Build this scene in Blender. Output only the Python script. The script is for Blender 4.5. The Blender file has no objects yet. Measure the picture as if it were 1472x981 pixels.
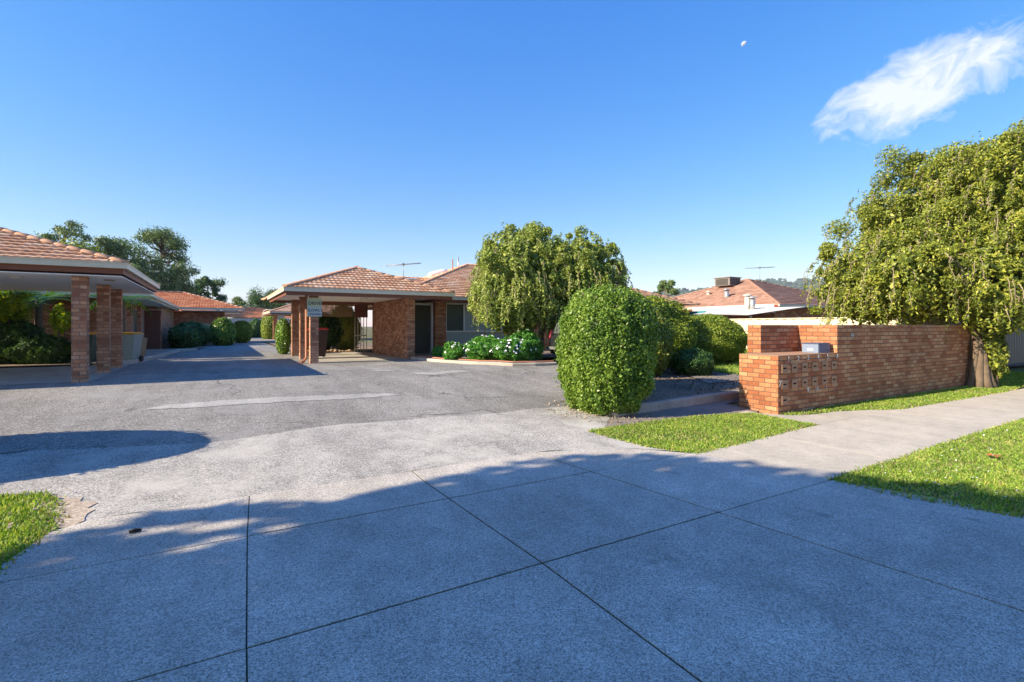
import bpy, bmesh, math, random
import numpy as np
from mathutils import Vector, Matrix
random.seed(7); rng = np.random.default_rng(7)
S = bpy.context.scene
COL = S.collection
# ------------------------------------------------------------------ frame of the place
# X runs along the street, Y up the driveway, Z up; the photographer stands at the origin
CAMZ = 1.67
YAW = math.atan2(421, 718)
def g(y):                     # the driveway climbs from the footpath to the carports
    return .44 * min(1, max(0, (y - 5.0) / 9.0))
SUN = Vector((-4.15, .42, 2.68)).normalized()

# ------------------------------------------------------------------ node helpers
class NT:
    def __init__(s, nt): s.nt = nt; s.x = 0
    def n(s, t, **k):
        nd = s.nt.nodes.new(t)
        for a, b in k.items(): setattr(nd, a, b)
        return nd
    def l(s, a, b): s.nt.links.new(a, b)
    def inp(s, sock, v):
        if isinstance(v, (int, float)): sock.default_value = v
        elif isinstance(v, (tuple, list)):
            sock.default_value = v if len(v) == len(sock.default_value) else tuple(v) + (1,)
        else: s.l(v, sock)
    def math(s, op, a, b=None, c=None, clamp=False):
        nd = s.n('ShaderNodeMath', operation=op, use_clamp=clamp)
        s.inp(nd.inputs[0], a)
        if b is not None: s.inp(nd.inputs[1], b)
        if c is not None: s.inp(nd.inputs[2], c)
        return nd.outputs[0]
    def vmath(s, op, a, b=None):
        nd = s.n('ShaderNodeVectorMath', operation=op)
        s.inp(nd.inputs[0], a)
        if b is not None: s.inp(nd.inputs[1], b)
        return nd.outputs['Value'] if op in ('DOT_PRODUCT', 'LENGTH') else nd.outputs[0]
    def mix(s, f, a, b, mode='MIX'):
        nd = s.n('ShaderNodeMix', data_type='RGBA', blend_type=mode)
        s.inp(nd.inputs[0], f); s.inp(nd.inputs[6], a); s.inp(nd.inputs[7], b)
        return nd.outputs[2]
    def noise(s, vec, scale, detail=4, rough=.55, dist=0, w=None):
        nd = s.n('ShaderNodeTexNoise'); s.l(vec, nd.inputs['Vector'])
        nd.inputs['Scale'].default_value = scale; nd.inputs['Detail'].default_value = detail
        nd.inputs['Roughness'].default_value = rough; nd.inputs['Distortion'].default_value = dist
        return nd.outputs['Fac']
    def vor(s, vec, scale, out='Distance', feature='F1'):
        nd = s.n('ShaderNodeTexVoronoi', feature=feature); s.l(vec, nd.inputs['Vector'])
        nd.inputs['Scale'].default_value = scale
        return nd.outputs[out]
    def ramp(s, f, stops, interp='LINEAR'):
        nd = s.n('ShaderNodeValToRGB'); cr = nd.color_ramp; cr.interpolation = interp
        while len(cr.elements) < len(stops): cr.elements.new(.5)
        for e, (p, c) in zip(cr.elements, stops):
            e.position = p
            e.color = (c, c, c, 1) if isinstance(c, (int, float)) else tuple(c) + (1,)
        s.l(f, nd.inputs[0]); return nd.outputs[0]
    def pos(s): return s.n('ShaderNodeNewGeometry').outputs['Position']
    def bump(s, h, strength=.5, dist=.02):
        nd = s.n('ShaderNodeBump'); s.inp(nd.inputs['Strength'], strength)
        nd.inputs['Distance'].default_value = dist; s.l(h, nd.inputs['Height'])
        return nd.outputs[0]

def new_mat(name):
    m = bpy.data.materials.new(name); m.use_nodes = True
    nt = m.node_tree
    for n in list(nt.nodes): nt.nodes.remove(n)
    t = NT(nt); out = t.n('ShaderNodeOutputMaterial')
    p = t.n('ShaderNodeBsdfPrincipled'); t.l(p.outputs[0], out.inputs[0])
    return m, t, p, out

def plain(name, col, rough=.6, metal=0, var=.15, scale=6, bump=.0, spec=.4):
    """painted or moulded surface with faint dirt"""
    m, t, p, o = new_mat(name)
    P = t.pos(); f = t.noise(P, scale, 5, .6)
    f2 = t.noise(P, scale * 9, 3, .6)
    k = t.ramp(t.math('MULTIPLY_ADD', f2, .35, t.math('MULTIPLY', f, .65)), [(.3, 1 - var), (.7, 1.0)])
    t.l(t.mix(1, tuple(col), k, 'MULTIPLY'), p.inputs['Base Color'])
    p.inputs['Roughness'].default_value = rough; p.inputs['Metallic'].default_value = metal
    p.inputs['Specular IOR Level'].default_value = spec
    if bump: t.l(t.bump(f2, bump, .01), p.inputs['Normal'])
    return m

def mat_brick(name, tones, mortar, bw=.24, rh=.086):
    m, t, p, o = new_mat(name)
    geo = t.n('ShaderNodeNewGeometry')
    sp = t.n('ShaderNodeSeparateXYZ'); t.l(geo.outputs['Position'], sp.inputs[0])
    sn = t.n('ShaderNodeSeparateXYZ'); t.l(geo.outputs['True Normal'], sn.inputs[0])
    ax = t.math('GREATER_THAN', t.math('ABSOLUTE', sn.outputs[0]), .6)
    az = t.math('GREATER_THAN', t.math('ABSOLUTE', sn.outputs[2]), .6)
    u = t.math('ADD', t.math('MULTIPLY', ax, sp.outputs[1]), t.math('MULTIPLY', t.math('SUBTRACT', 1, ax), sp.outputs[0]))
    v = t.math('ADD', t.math('MULTIPLY', az, sp.outputs[1]), t.math('MULTIPLY', t.math('SUBTRACT', 1, az), sp.outputs[2]))
    c = t.n('ShaderNodeCombineXYZ'); t.l(u, c.inputs[0]); t.l(v, c.inputs[1])
    # uneven hand-laid rows: a little wander
    wn = t.n('ShaderNodeTexNoise'); t.l(geo.outputs['Position'], wn.inputs['Vector']); wn.inputs['Scale'].default_value = 9
    off = t.vmath('MULTIPLY', t.vmath('SUBTRACT', wn.outputs['Color'], (.5, .5, .5)), (.012, .008, 0))
    uv = t.vmath('ADD', c.outputs[0], off)
    b = t.n('ShaderNodeTexBrick'); t.l(uv, b.inputs['Vector'])
    b.inputs['Color1'].default_value = (0, 0, 0, 1); b.inputs['Color2'].default_value = (1, 1, 1, 1)
    b.inputs['Mortar'].default_value = (.5, .5, .5, 1); b.inputs['Scale'].default_value = 1
    b.inputs['Mortar Size'].default_value = .0085; b.inputs['Mortar Smooth'].default_value = .25
    b.inputs['Brick Width'].default_value = bw; b.inputs['Row Height'].default_value = rh
    st = [((i + .5) / len(tones), c_) for i, c_ in enumerate(tones)]
    bc = t.ramp(b.outputs['Color'], st)
    P = geo.outputs['Position']
    n1 = t.noise(P, 26, 5, .65); n2 = t.noise(P, 1.3, 3, .5)
    bc = t.mix(1, bc, t.ramp(n1, [(.25, .72), (.75, 1.18)]), 'MULTIPLY')
    bc = t.mix(1, bc, t.ramp(n2, [(.3, .72), (.7, 1.1)]), 'MULTIPLY')
    bc = t.mix(t.ramp(t.noise(P, 3.4, 6, .7), [(.60, 0.), (.78, .35)]), bc, (.5, .42, .36))
    col = t.mix(b.outputs['Fac'], bc, mortar)
    t.l(col, p.inputs['Base Color']); p.inputs['Roughness'].default_value = .85
    p.inputs['Specular IOR Level'].default_value = .25
    h = t.math('SUBTRACT', t.math('MULTIPLY', n1, .25), b.outputs['Fac'])
    t.l(t.bump(h, .9, .008), p.inputs['Normal'])
    return m

def mat_tile(name, tones, stain=(.30, .12, .06), stain_amt=.55):
    m, t, p, o = new_mat(name)
    uv = t.n('ShaderNodeUVMap').outputs[0]
    f = t.n('ShaderNodeVectorMath', operation='FLOOR'); t.l(uv, f.inputs[0])
    w = t.n('ShaderNodeTexWhiteNoise', noise_dimensions='2D'); t.l(f.outputs[0], w.inputs['Vector'])
    st = [((i + .5) / len(tones), c_) for i, c_ in enumerate(tones)]
    c = t.ramp(w.outputs['Value'], st)
    P = t.pos(); n1 = t.noise(P, 2.2, 6, .65); n2 = t.noise(P, 22, 4, .6)
    c = t.mix(t.math('MULTIPLY', t.ramp(n1, [(.48, 0), (.68, 1)]), stain_amt), c, stain)
    c = t.mix(1, c, t.ramp(n2, [(.3, .75), (.7, 1.12)]), 'MULTIPLY')
    t.l(c, p.inputs['Base Color']); p.inputs['Roughness'].default_value = .75
    p.inputs['Specular IOR Level'].default_value = .3
    t.l(t.bump(n2, .35, .01), p.inputs['Normal'])
    return m

def mat_leaf(name, tones, trans=.3, rough=.45, big=None):
    m, t, p, o = new_mat(name)
    geo = t.n('ShaderNodeNewGeometry')
    r = geo.outputs['Random Per Island']
    st = [((i + .5) / len(tones), c_) for i, c_ in enumerate(tones)]
    n = t.noise(geo.outputs['Position'], big or 1.6, 3, .6)
    f = t.math('ADD', t.math('MULTIPLY', r, .62), t.math('MULTIPLY', t.ramp(n, [(.3, 0.), (.7, 1.)]), .38))
    c = t.ramp(f, st)
    t.l(c, p.inputs['Base Color']); p.inputs['Roughness'].default_value = rough
    p.inputs['Specular IOR Level'].default_value = .35
    tr = t.n('ShaderNodeBsdfTranslucent'); t.l(t.mix(1, c, (1.25, 1.2, .5), 'MULTIPLY'), tr.inputs[0])
    mx = t.n('ShaderNodeMixShader'); mx.inputs[0].default_value = trans
    t.l(p.outputs[0], mx.inputs[1]); t.l(tr.outputs[0], mx.inputs[2]); t.l(mx.outputs[0], o.inputs[0])
    return m

def mat_ground(name, base, speck, cracks=0, blotch=(.8, 1.1), agg=95, agg_amt=.6, patch=None, bump=.5):
    """asphalt / aggregate: stones of several tones in a binder"""
    m, t, p, o = new_mat(name)
    P = t.pos()
    cellc = t.vor(P, agg, 'Color'); s = t.n('ShaderNodeSeparateColor'); t.l(cellc, s.inputs[0])
    stone = t.ramp(s.outputs[0], [(.1, speck[0]), (.5, base), (.9, speck[1])])
    n0 = t.noise(P, .45, 6, .6); n1 = t.noise(P, 3.5, 6, .7); n2 = t.noise(P, 45, 3, .7)
    c = t.mix(agg_amt, base, stone)
    c = t.mix(1, c, t.ramp(n0, [(.3, blotch[0]), (.7, blotch[1])]), 'MULTIPLY')
    c = t.mix(1, c, t.ramp(n1, [(.3, .86), (.7, 1.1)]), 'MULTIPLY')
    c = t.mix(1, c, t.ramp(n2, [(.3, .85), (.7, 1.15)]), 'MULTIPLY')
    sk = t.noise(t.vmath('MULTIPLY', P, (1.6, .22, 1)), 1.3, 4, .6)
    c = t.mix(1, c, t.ramp(sk, [(.32, .84 if cracks else .94), (.62, 1.06)]), 'MULTIPLY')
    st_ = t.ramp(t.noise(P, 2.6, 3, .5, .6), [(.66, 0.), (.76, .35)])
    c = t.mix(st_, c, (.09, .085, .08))
    if patch:
        pc, sc, lo, hi = patch
        c = t.mix(t.ramp(t.noise(P, sc, 7, .68), [(lo, 0.), (hi, .8)]), c, pc)
    if cracks:
        wv = t.vmath('ADD', P, t.vmath('MULTIPLY', t.n('ShaderNodeTexNoise').outputs['Color'], (0, 0, 0)))
        nd = t.n('ShaderNodeTexNoise'); t.l(P, nd.inputs['Vector']); nd.inputs['Scale'].default_value = 1.5; nd.inputs['Detail'].default_value = 6
        wp = t.vmath('ADD', P, t.vmath('MULTIPLY', nd.outputs['Color'], (1.1, 1.1, 0)))
        e = t.vor(wp, .42, 'Distance', 'DISTANCE_TO_EDGE')
        lim = t.ramp(t.noise(P, .8, 2), [(.48, 0.), (.6, 1.)])
        k = t.math('MULTIPLY', t.ramp(e, [(.004, 1.), (.012, 0.)]), lim)
        c = t.mix(t.math('MULTIPLY', k, cracks), c, (.03, .028, .025))
    t.l(c, p.inputs['Base Color']); p.inputs['Roughness'].default_value = .9
    p.inputs['Specular IOR Level'].default_value = .2
    t.l(t.bump(t.math('ADD', t.math('MULTIPLY', s.outputs[0], .5), t.math('MULTIPLY', n2, .8)), bump, .006), p.inputs['Normal'])
    return m

TO = [(.30, .115, .065), (.40, .175, .10), (.47, .225, .135), (.36, .15, .085), (.52, .28, .18)]
M = {}
M['brick'] = mat_brick('brick_salmon', [(0.369, 0.146, 0.0851), (0.5, 0.23, 0.129), (0.596, 0.303, 0.18), (0.464, 0.191, 0.11), (0.667, 0.381, 0.241)], (.22, .155, .12))
M['brick_wall'] = mat_brick('brick_orange', [(0.383, 0.13, 0.0582), (0.512, 0.205, 0.0941), (0.581, 0.27, 0.13), (0.464, 0.172, 0.0806), (0.627, 0.332, 0.171)], (.17, .10, .07))
M['tile'] = mat_tile('tile_terracotta', [(.60, .32, .19), (.78, .48, .31), (.70, .40, .25), (.80, .56, .39), (.64, .34, .19)], stain=(.38, .15, .065), stain_amt=.5)
M['tile_new'] = mat_tile('tile_orange', [(0.6, 0.192, 0.084), (0.696, 0.264, 0.12), (0.744, 0.312, 0.156)], stain_amt=.15)
M['tile_far'] = mat_tile('tile_brown', [(.25, .14, .105), (.31, .18, .135), (.35, .21, .165)], stain=(.2, .1, .07), stain_amt=.25)
M['ridge'] = plain('ridge_tile', (.72, .40, .25), .75, var=.45, scale=5, bump=.3)
M['ridge_far'] = plain('ridge_tile_brown', (.40, .22, .16), .75, var=.35, scale=5, bump=.3)
M['gutter'] = plain('gutter_cream', (.74, .66, .50), .45, var=.15)
M['fascia'] = plain('fascia_brown', (.23, .085, .05), .6, var=.25)
M['fascia_cream'] = plain('fascia_cream', (.56, .47, .40), .6, var=.2)
M['soffit'] = plain('soffit_white', (.86, .83, .80), .7, var=.06, scale=1.5)
M['white'] = plain('white_paint', (.78, .77, .74), .5, var=.12)
M['whitemetal'] = plain('white_roofing', (.74, .70, .62), .7, var=.3, scale=2)
M['cream'] = plain('cream_steel', (.80, .70, .52), .5, var=.08)
M['graywall'] = plain('grey_render', (.42, .43, .42), .7, var=.15)
M['door'] = plain('door_dark', (.07, .065, .06), .5, var=.2)
M['doorred'] = plain('door_brown', (.17, .07, .05), .5, var=.25)
M['panel'] = plain('panel_grey_green', (.36, .42, .40), .6, var=.15)
M['glass'] = plain('window_screen', (.10, .12, .10), .25, var=.2, scale=3, spec=.6)
M['dark'] = plain('slot_shade_pod_black', (.015, .014, .013), .9, var=.2)  # near-black: painted shade in the mail slots, own colour of the seed pod
M['black'] = plain('black_rubber', (.02, .02, .022), .7, var=.3)
M['bark'] = plain('bark', (.22, .16, .11), .9, var=.55, scale=9, bump=.9)
M['barkpale'] = plain('bark_pale', (.25, .20, .155), .9, var=.5, scale=7, bump=.9)
M['twig'] = plain('dry_twig', (.42, .33, .24), .9, var=.4, scale=12)
M['copper'] = plain('downpipe_brown', (.40, .17, .09), .5, var=.2)
M['steel'] = plain('galvanised', (.55, .56, .57), .35, .6, var=.25)
M['antenna'] = plain('aluminium', (.32, .33, .34), .4, .5, var=.2)
M['cooler'] = plain('cooler_beige_grey', (.26, .23, .21), .6, var=.25)
M['teal'] = plain('teal_panel', (.03, .25, .30), .5, var=.2)
M['timber'] = plain('timber_tan', (.50, .33, .18), .7, var=.4, scale=14)
M['kerb'] = mat_ground('kerb_concrete', (.40, .35, .30), ((.28, .25, .22), (.5, .45, .4)), agg=60, agg_amt=.3, bump=.4)
M['redkerb'] = plain('red_edging', (.45, .20, .13), .8, var=.35, scale=8, bump=.4)
M['asphalt'] = mat_ground('asphalt', (.245, .235, .222), ((.09, .085, .08), (.46, .44, .41)), cracks=.7, agg=95, agg_amt=.9,
                          patch=((.30, .30, .295), .8, .52, .68))
M['apron'] = mat_ground('aggregate_apron', (.38, .365, .34), ((.17, .16, .15), (.60, .57, .53)), agg=100, agg_amt=.85,
                        patch=((.50, .48, .44), 1.1, .48, .66), blotch=(.82, 1.1), cracks=.2)
M['slab'] = mat_ground('exposed_concrete', (.52, .475, .42), ((.14, .13, .12), (.78, .73, .66)), agg=150, agg_amt=.62, blotch=(.70, 1.15))
M['path'] = mat_ground('footpath_concrete', (.47, .425, .36), ((.40, .36, .31), (.62, .57, .51)), agg=150, agg_amt=.3, blotch=(.86, 1.06), bump=.25)
M['oldpath'] = mat_ground('old_path', (.24, .21, .185), ((.14, .12, .10), (.38, .33, .29)), agg=80, agg_amt=.5, blotch=(.75, 1.15))
M['slabpale'] = mat_ground('carport_concrete', (.40, .37, .33), ((.25, .23, .2), (.52, .48, .43)), agg=80, agg_amt=.4, blotch=(.75, 1.1))
M['hump'] = mat_ground('pale_patch', (.36, .355, .34), ((.22, .22, .21), (.52, .51, .49)), agg=75, agg_amt=.6)
M['soil'] = mat_ground('soil', (.20, .15, .11), ((.09, .065, .05), (.42, .34, .26)), agg=40, agg_amt=.6, blotch=(.7, 1.2), bump=1)
M['dirt'] = mat_ground('dry_dirt', (.40, .33, .26), ((.25, .19, .15), (.56, .48, .4)), agg=50, agg_amt=.5, blotch=(.8, 1.15), bump=.8)
M['turf'] = mat_ground('turf_soil', (.12, .17, .035), ((.10, .09, .04), (.17, .24, .05)), agg=30, agg_amt=.8, blotch=(.7, 1.2), bump=1, patch=((.26, .22, .12), 1.6, .55, .72))
M['joint'] = mat_ground('mossy_joint', (.06, .065, .04), ((.03, .035, .022), (.10, .12, .06)), agg=60)
M['land'] = mat_ground('land', (.13, .13, .055), ((.08, .08, .035), (.24, .2, .1)), agg=4, agg_amt=.8, blotch=(.6, 1.2))
M['drygrass'] = mat_leaf('dry_blade', [(.30, .25, .12), (.42, .36, .18), (.26, .30, .09)], .3, .6)
M['grass'] = mat_leaf('grass_blade', [(.42, .36, .16), (0.106, 0.208, 0.024), (0.23, 0.384, 0.048), (0.384, 0.528, 0.08), (0.576, 0.544, 0.144)], .35, .5, 2.2)
M['hedge'] = mat_leaf('leaf_hedge', [(.04, .10, .015), (.11, .21, .028), (.20, .32, .045), (.33, .45, .08)], .25, .38)
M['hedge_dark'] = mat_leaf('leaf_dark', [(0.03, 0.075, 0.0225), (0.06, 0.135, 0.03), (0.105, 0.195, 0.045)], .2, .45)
M['weep'] = mat_leaf('leaf_weeping', [(.16, .16, .03), (0.0904, 0.13, 0.02), (0.213, 0.27, 0.035), (0.362, 0.4, 0.05), (0.532, 0.5, 0.1)], .25, .5)
M['weep_olive'] = mat_leaf('leaf_weeping_olive_tree', [(0.0849, 0.138, 0.0284), (0.198, 0.27, 0.0497), (0.325, 0.409, 0.0709), (0.467, 0.496, 0.142)], .22, .5)
M['weep2'] = mat_leaf('leaf_weeping_olive', [(0.0768, 0.144, 0.0288), (0.173, 0.25, 0.0422), (0.307, 0.365, 0.0672), (0.422, 0.403, 0.115)], .3, .5)
M['bush_y'] = mat_leaf('leaf_yellow_green', [(.08, .14, .015), (.20, .28, .03), (.33, .38, .045)], .25, .5)
M['euc'] = mat_leaf('leaf_gum', [(0.069, 0.138, 0.0506), (0.138, 0.218, 0.069), (0.276, 0.322, 0.115)], .2, .5, .4)
M['lime'] = mat_leaf('leaf_lime', [(.16, .30, .02), (.30, .44, .03), (.5, .5, .04)], .4, .5)
M['frond'] = mat_leaf('leaf_frond', [(.03, .11, .015), (.06, .18, .02), (.10, .24, .03)], .3, .35)
M['daisy'] = mat_leaf('leaf_daisy', [(0.049, 0.182, 0.028), (0.098, 0.294, 0.042), (0.168, 0.392, 0.056)], .3, .45)
M['petal'] = plain('petal_white', (.8, .8, .82), .6, var=.1)
M['forest'] = mat_leaf('leaf_forest', [(.03, .055, .03), (.05, .08, .04), (.08, .11, .05)], .1, .7, .01)
M['deadleaf'] = plain('fallen_leaf', (.55, .16, .06), .7, var=.4, scale=40)
M['rock'] = plain('rock', (.45, .30, .18), .85, var=.4, scale=8, bump=.8)
M['carpaint'] = plain('car_paint', (.025, .028, .032), .25, .2, var=.1, spec=.6)
M['redlens'] = plain('red_lens', (.34, .015, .02), .15, var=.1, spec=.7)
M['chrome'] = plain('bright_trim', (.6, .6, .62), .25, .7, var=.1)
M['yellow'] = plain('yellow_lid', (.75, .36, .02), .5, var=.15)
M['redlid'] = plain('red_lid', (.65, .05, .03), .5, var=.15)
M['bin'] = plain('bin_green', (.05, .08, .065), .5, var=.2)
M['bindark'] = plain('bin_maroon', (.045, .015, .012), .5, var=.2)
M['greypale'] = plain('bin_pale', (.30, .36, .34), .5, var=.2)
M['sign'] = plain('sign_face', (.50, .52, .36), .5, var=.12)
M['sign2'] = plain('sign_face_lower', (.48, .54, .55), .5, var=.12)
M['signink'] = plain('sign_ink', (.03, .045, .03), .6, var=.2)
M['bluegrey'] = plain('box_blue', (.22, .28, .40), .45, var=.15, scale=20)
M['bluedark'] = plain('box_side', (.10, .13, .24), .45, var=.3, scale=14)
M['numwhite'] = plain('number_white', (.72, .72, .70), .5, var=.15, scale=40)
M['numfaded'] = plain('number_faded', (.58, .53, .48), .6, var=.3, scale=40)
M['slotbrick'] = plain('slot_surround', (.44, .25, .15), .8, var=.3, scale=30, bump=.4)
M['lowwall'] = plain('rendered_low_wall', (.55, .45, .26), .8, var=.3)
M['lamp_glass'] = plain('opal_glass', (.75, .73, .68), .3, var=.05)
M['fencebrown'] = plain('fence_brown', (.24, .17, .125), .5, var=.2, scale=3)
M['moonrock'] = plain('moon_rock', (.34, .42, .62), .9, var=.35, scale=.09)

# ------------------------------------------------------------------ object helpers
def tag(o, label=None, cat=None, group=None, kind=None):
    if label: o['label'] = label
    if cat: o['category'] = cat
    if group: o['group'] = group
    if kind: o['kind'] = kind
    return o
def thing(name, label, cat, loc=(0, 0, 0), group=None):
    e = bpy.data.objects.new(name, None); COL.objects.link(e); e.location = loc
    e.empty_display_size = .2
    return tag(e, label, cat, group)
def link(name, me, mats, parent=None, smooth=False):
    o = bpy.data.objects.new(name, me); COL.objects.link(o)
    for m in (mats if isinstance(mats, (list, tuple)) else [mats]): me.materials.append(m if not isinstance(m, str) else M[m])
    if smooth: me.polygons.foreach_set('use_smooth', [True] * len(me.polygons))
    if parent:
        o.parent = parent
        if parent.type == 'EMPTY': o.matrix_parent_inverse = Matrix.Translation(-Vector(parent.location))
    return o
class MB:
    def __init__(s): s.bm = bmesh.new(); s.mi = 0
    def face(s, pts):
        vs = [s.bm.verts.new(p) for p in pts]; f = s.bm.faces.new(vs); f.material_index = s.mi; return f
    def box(s, x0, x1, y0, y1, z0, z1, bev=0, M4=None):
        c = [(x, y, z) for x in (x0, x1) for y in (y0, y1) for z in (z0, z1)]
        vs = [s.bm.verts.new(Vector(p) if M4 is None else M4 @ Vector(p)) for p in c]
        fs = []
        for q in ((0, 1, 3, 2), (4, 6, 7, 5), (0, 4, 5, 1), (2, 3, 7, 6), (0, 2, 6, 4), (1, 5, 7, 3)):
            f = s.bm.faces.new([vs[i] for i in q]); f.material_index = s.mi; fs.append(f)
        if bev:
            es = list({e for f in fs for e in f.edges})
            bmesh.ops.bevel(s.bm, geom=es, offset=bev, segments=2, affect='EDGES', profile=.5)
        return s
    def prism(s, pts, z0, z1, dz=None):
        f0 = [s.bm.verts.new((x, y, (dz(y) if dz else 0) + z0)) for x, y in pts]
        f1 = [s.bm.verts.new((x, y, (dz(y) if dz else 0) + z1)) for x, y in pts]
        n = len(pts)
        for i in range(n):
            f = s.bm.faces.new([f0[i], f0[(i + 1) % n], f1[(i + 1) % n], f1[i]]); f.material_index = s.mi
        f = s.bm.faces.new(f1); f.material_index = s.mi
        f = s.bm.faces.new(f0[::-1]); f.material_index = s.mi
        return s
    def tube(s, pts, r, n=8, caps=True):
        pts = [Vector(p) for p in pts]; rs = r if isinstance(r, (list, tuple)) else [r] * len(pts)
        rings = []; up = None
        for i, p in enumerate(pts):
            d = (pts[min(i + 1, len(pts) - 1)] - pts[max(i - 1, 0)]).normalized()
            if up is None: up = d.orthogonal().normalized()
            up = (up - d * up.dot(d)); up = up.normalized() if up.length > 1e-5 else d.orthogonal().normalized()
            w = d.cross(up)
            rings.append([s.bm.verts.new(p + (up * math.cos(a) + w * math.sin(a)) * rs[i]) for a in [2 * math.pi * k / n for k in range(n)]])
        for a, b in zip(rings, rings[1:]):
            for k in range(n):
                f = s.bm.faces.new([a[k], a[(k + 1) % n], b[(k + 1) % n], b[k]]); f.material_index = s.mi; f.smooth = True
        if caps:
            for rg in (rings[0][::-1], rings[-1]):
                f = s.bm.faces.new(rg); f.material_index = s.mi
        return s
    def build(s, name, mats, parent=None, smooth=False):
        me = bpy.data.meshes.new(name)
        bmesh.ops.recalc_face_normals(s.bm, faces=s.bm.faces[:])
        s.bm.to_mesh(me); s.bm.free()
        return link(name, me, mats, parent, smooth)

def sheet(name, polys, mat, dz, parent=None, skirt=0, kind='structure', wob=0, seg=.25):
    """flat ground sheet following the slope, cut where the grade changes; edges can wander"""
    bm = bmesh.new()
    for poly in polys:
        if wob:
            q = []
            for i in range(len(poly)):
                a, b = Vector(poly[i]).to_2d(), Vector(poly[(i + 1) % len(poly)]).to_2d()
                L = (b - a).length; n = max(1, int(L / seg))
                if L > 25: n = 1
                d = (b - a).normalized(); nn = Vector((-d.y, d.x))
                for k in range(n):
                    p = a.lerp(b, k / n)
                    q.append(p + nn * (wob * (random.random() - .5) * 2 if k else 0))
            poly = q
        vs = [bm.verts.new((p[0], p[1], 0)) for p in poly]
        f = bm.faces.new(vs)
        if f.normal.z < 0: f.normal_flip()
    bm.normal_update()
    for f in bm.faces:
        if f.normal.z < 0: f.normal_flip()
    for y in (5.0, 14.0):
        bmesh.ops.bisect_plane(bm, geom=bm.verts[:] + bm.edges[:] + bm.faces[:], plane_co=(0, y, 0), plane_no=(0, 1, 0))
    bmesh.ops.triangulate(bm, faces=bm.faces[:])
    if skirt:
        r = bmesh.ops.extrude_face_region(bm, geom=bm.faces[:])
        top = [v for v in r['geom'] if isinstance(v, bmesh.types.BMVert)]
        low = [v for v in bm.verts if v not in set(top)]
        for v in low: v.co.z -= skirt
    for v in bm.verts: v.co.z += g(v.co.y) + dz
    me = bpy.data.meshes.new(name); bm.to_mesh(me); bm.free()
    o = link(name, me, mat, parent)
    if kind and not parent: o['kind'] = kind
    return o

def text(body, size, mat, M4, parent, name='lettering', extrude=.002, shear=0):
    cu = bpy.data.curves.new('t', 'FONT'); cu.body = body; cu.size = size; cu.align_x = 'CENTER'; cu.align_y = 'CENTER'
    cu.extrude = extrude; cu.resolution_u = 3; cu.offset = size * .012; cu.shear = shear
    o = bpy.data.objects.new('t', cu); COL.objects.link(o)
    bpy.context.view_layer.update()
    me = bpy.data.meshes.new_from_object(o.evaluated_get(bpy.context.evaluated_depsgraph_get()))
    bpy.data.objects.remove(o); me.transform(M4); me.materials.clear()
    return link(name, me, mat, parent)
def facing_street(x, y, z): return Matrix.Translation((x, y, z)) @ Matrix.Rotation(math.pi / 2, 4, 'X')

# ------------------------------------------------------------------ numpy mesh makers
def np_mesh(name, verts, faces, mats, parent=None, smooth=False, uv=None):
    """faces: (N,k) int array, constant k"""
    me = bpy.data.meshes.new(name)
    verts = np.asarray(verts, dtype=np.float32); faces = np.asarray(faces, dtype=np.int32)
    k = faces.shape[1]
    me.vertices.add(len(verts)); me.vertices.foreach_set('co', verts.ravel())
    me.loops.add(faces.size); me.loops.foreach_set('vertex_index', faces.ravel())
    me.polygons.add(len(faces)); me.polygons.foreach_set('loop_start', np.arange(0, faces.size, k, dtype=np.int32))
    if uv is not None:
        l = me.uv_layers.new(name='UVMap'); l.data.foreach_set('uv', np.asarray(uv, dtype=np.float32)[faces.ravel()].ravel())
    me.update(calc_edges=True)
    return link(name, me, mats, parent, smooth)
def unit(a): return a / np.maximum(1e-9, np.linalg.norm(a, axis=1, keepdims=True))
def leaves(P, N, size, el=1.7, tilt=.7, droop=0.):
    """rhombic leaves at P, facing roughly N"""
    n = len(P); size = np.broadcast_to(size, (n,)) * rng.uniform(.7, 1.3, n)
    nn = unit(N + rng.normal(0, tilt, (n, 3)))
    t = rng.normal(0, 1, (n, 3)); t[:, 2] -= droop
    t = unit(t - nn * (t * nn).sum(1, keepdims=True)); b = np.cross(nn, t)
    h = size[:, None] * .5
    V = np.empty((n, 4, 3)); V[:, 0] = P - t * h * el * .9; V[:, 1] = P + b * h * .8 + nn * h * .12; V[:, 2] = P + t * h * el; V[:, 3] = P - b * h * .8 + nn * h * .12
    return V.reshape(-1, 3), np.arange(n * 4).reshape(n, 4)
def cat(parts):
    V = []; Fc = []; o = 0
    for v, f in parts: V.append(v); Fc.append(f + o); o += len(v)
    return np.concatenate(V), np.concatenate(Fc)
def sphere_pts(n):
    v = rng.normal(0, 1, (n, 3)); return unit(v)
def lump(D, seed, amp=.12, f=3.0):
    r = np.random.default_rng(seed); s = np.zeros(len(D))
    for k in range(7):
        w = r.normal(0, f * (1 + k * .35), 3); s += np.sin(D @ w + r.uniform(0, 6.28)) / (1 + k * .45)
    return 1 + amp * s / 2.2
def uvsphere(nu, nv):
    th = np.linspace(0, 2 * math.pi, nu, endpoint=False); ph = np.linspace(0, math.pi, nv)
    T, Pp = np.meshgrid(th, ph); D = np.stack([np.sin(Pp) * np.cos(T), np.sin(Pp) * np.sin(T), np.cos(Pp)], -1).reshape(-1, 3)
    Fq = []
    for j in range(nv - 1):
        for i in range(nu): Fq.append((j * nu + i, (j + 1) * nu + i, (j + 1) * nu + (i + 1) % nu, j * nu + (i + 1) % nu))
    return D, np.array(Fq)
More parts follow.
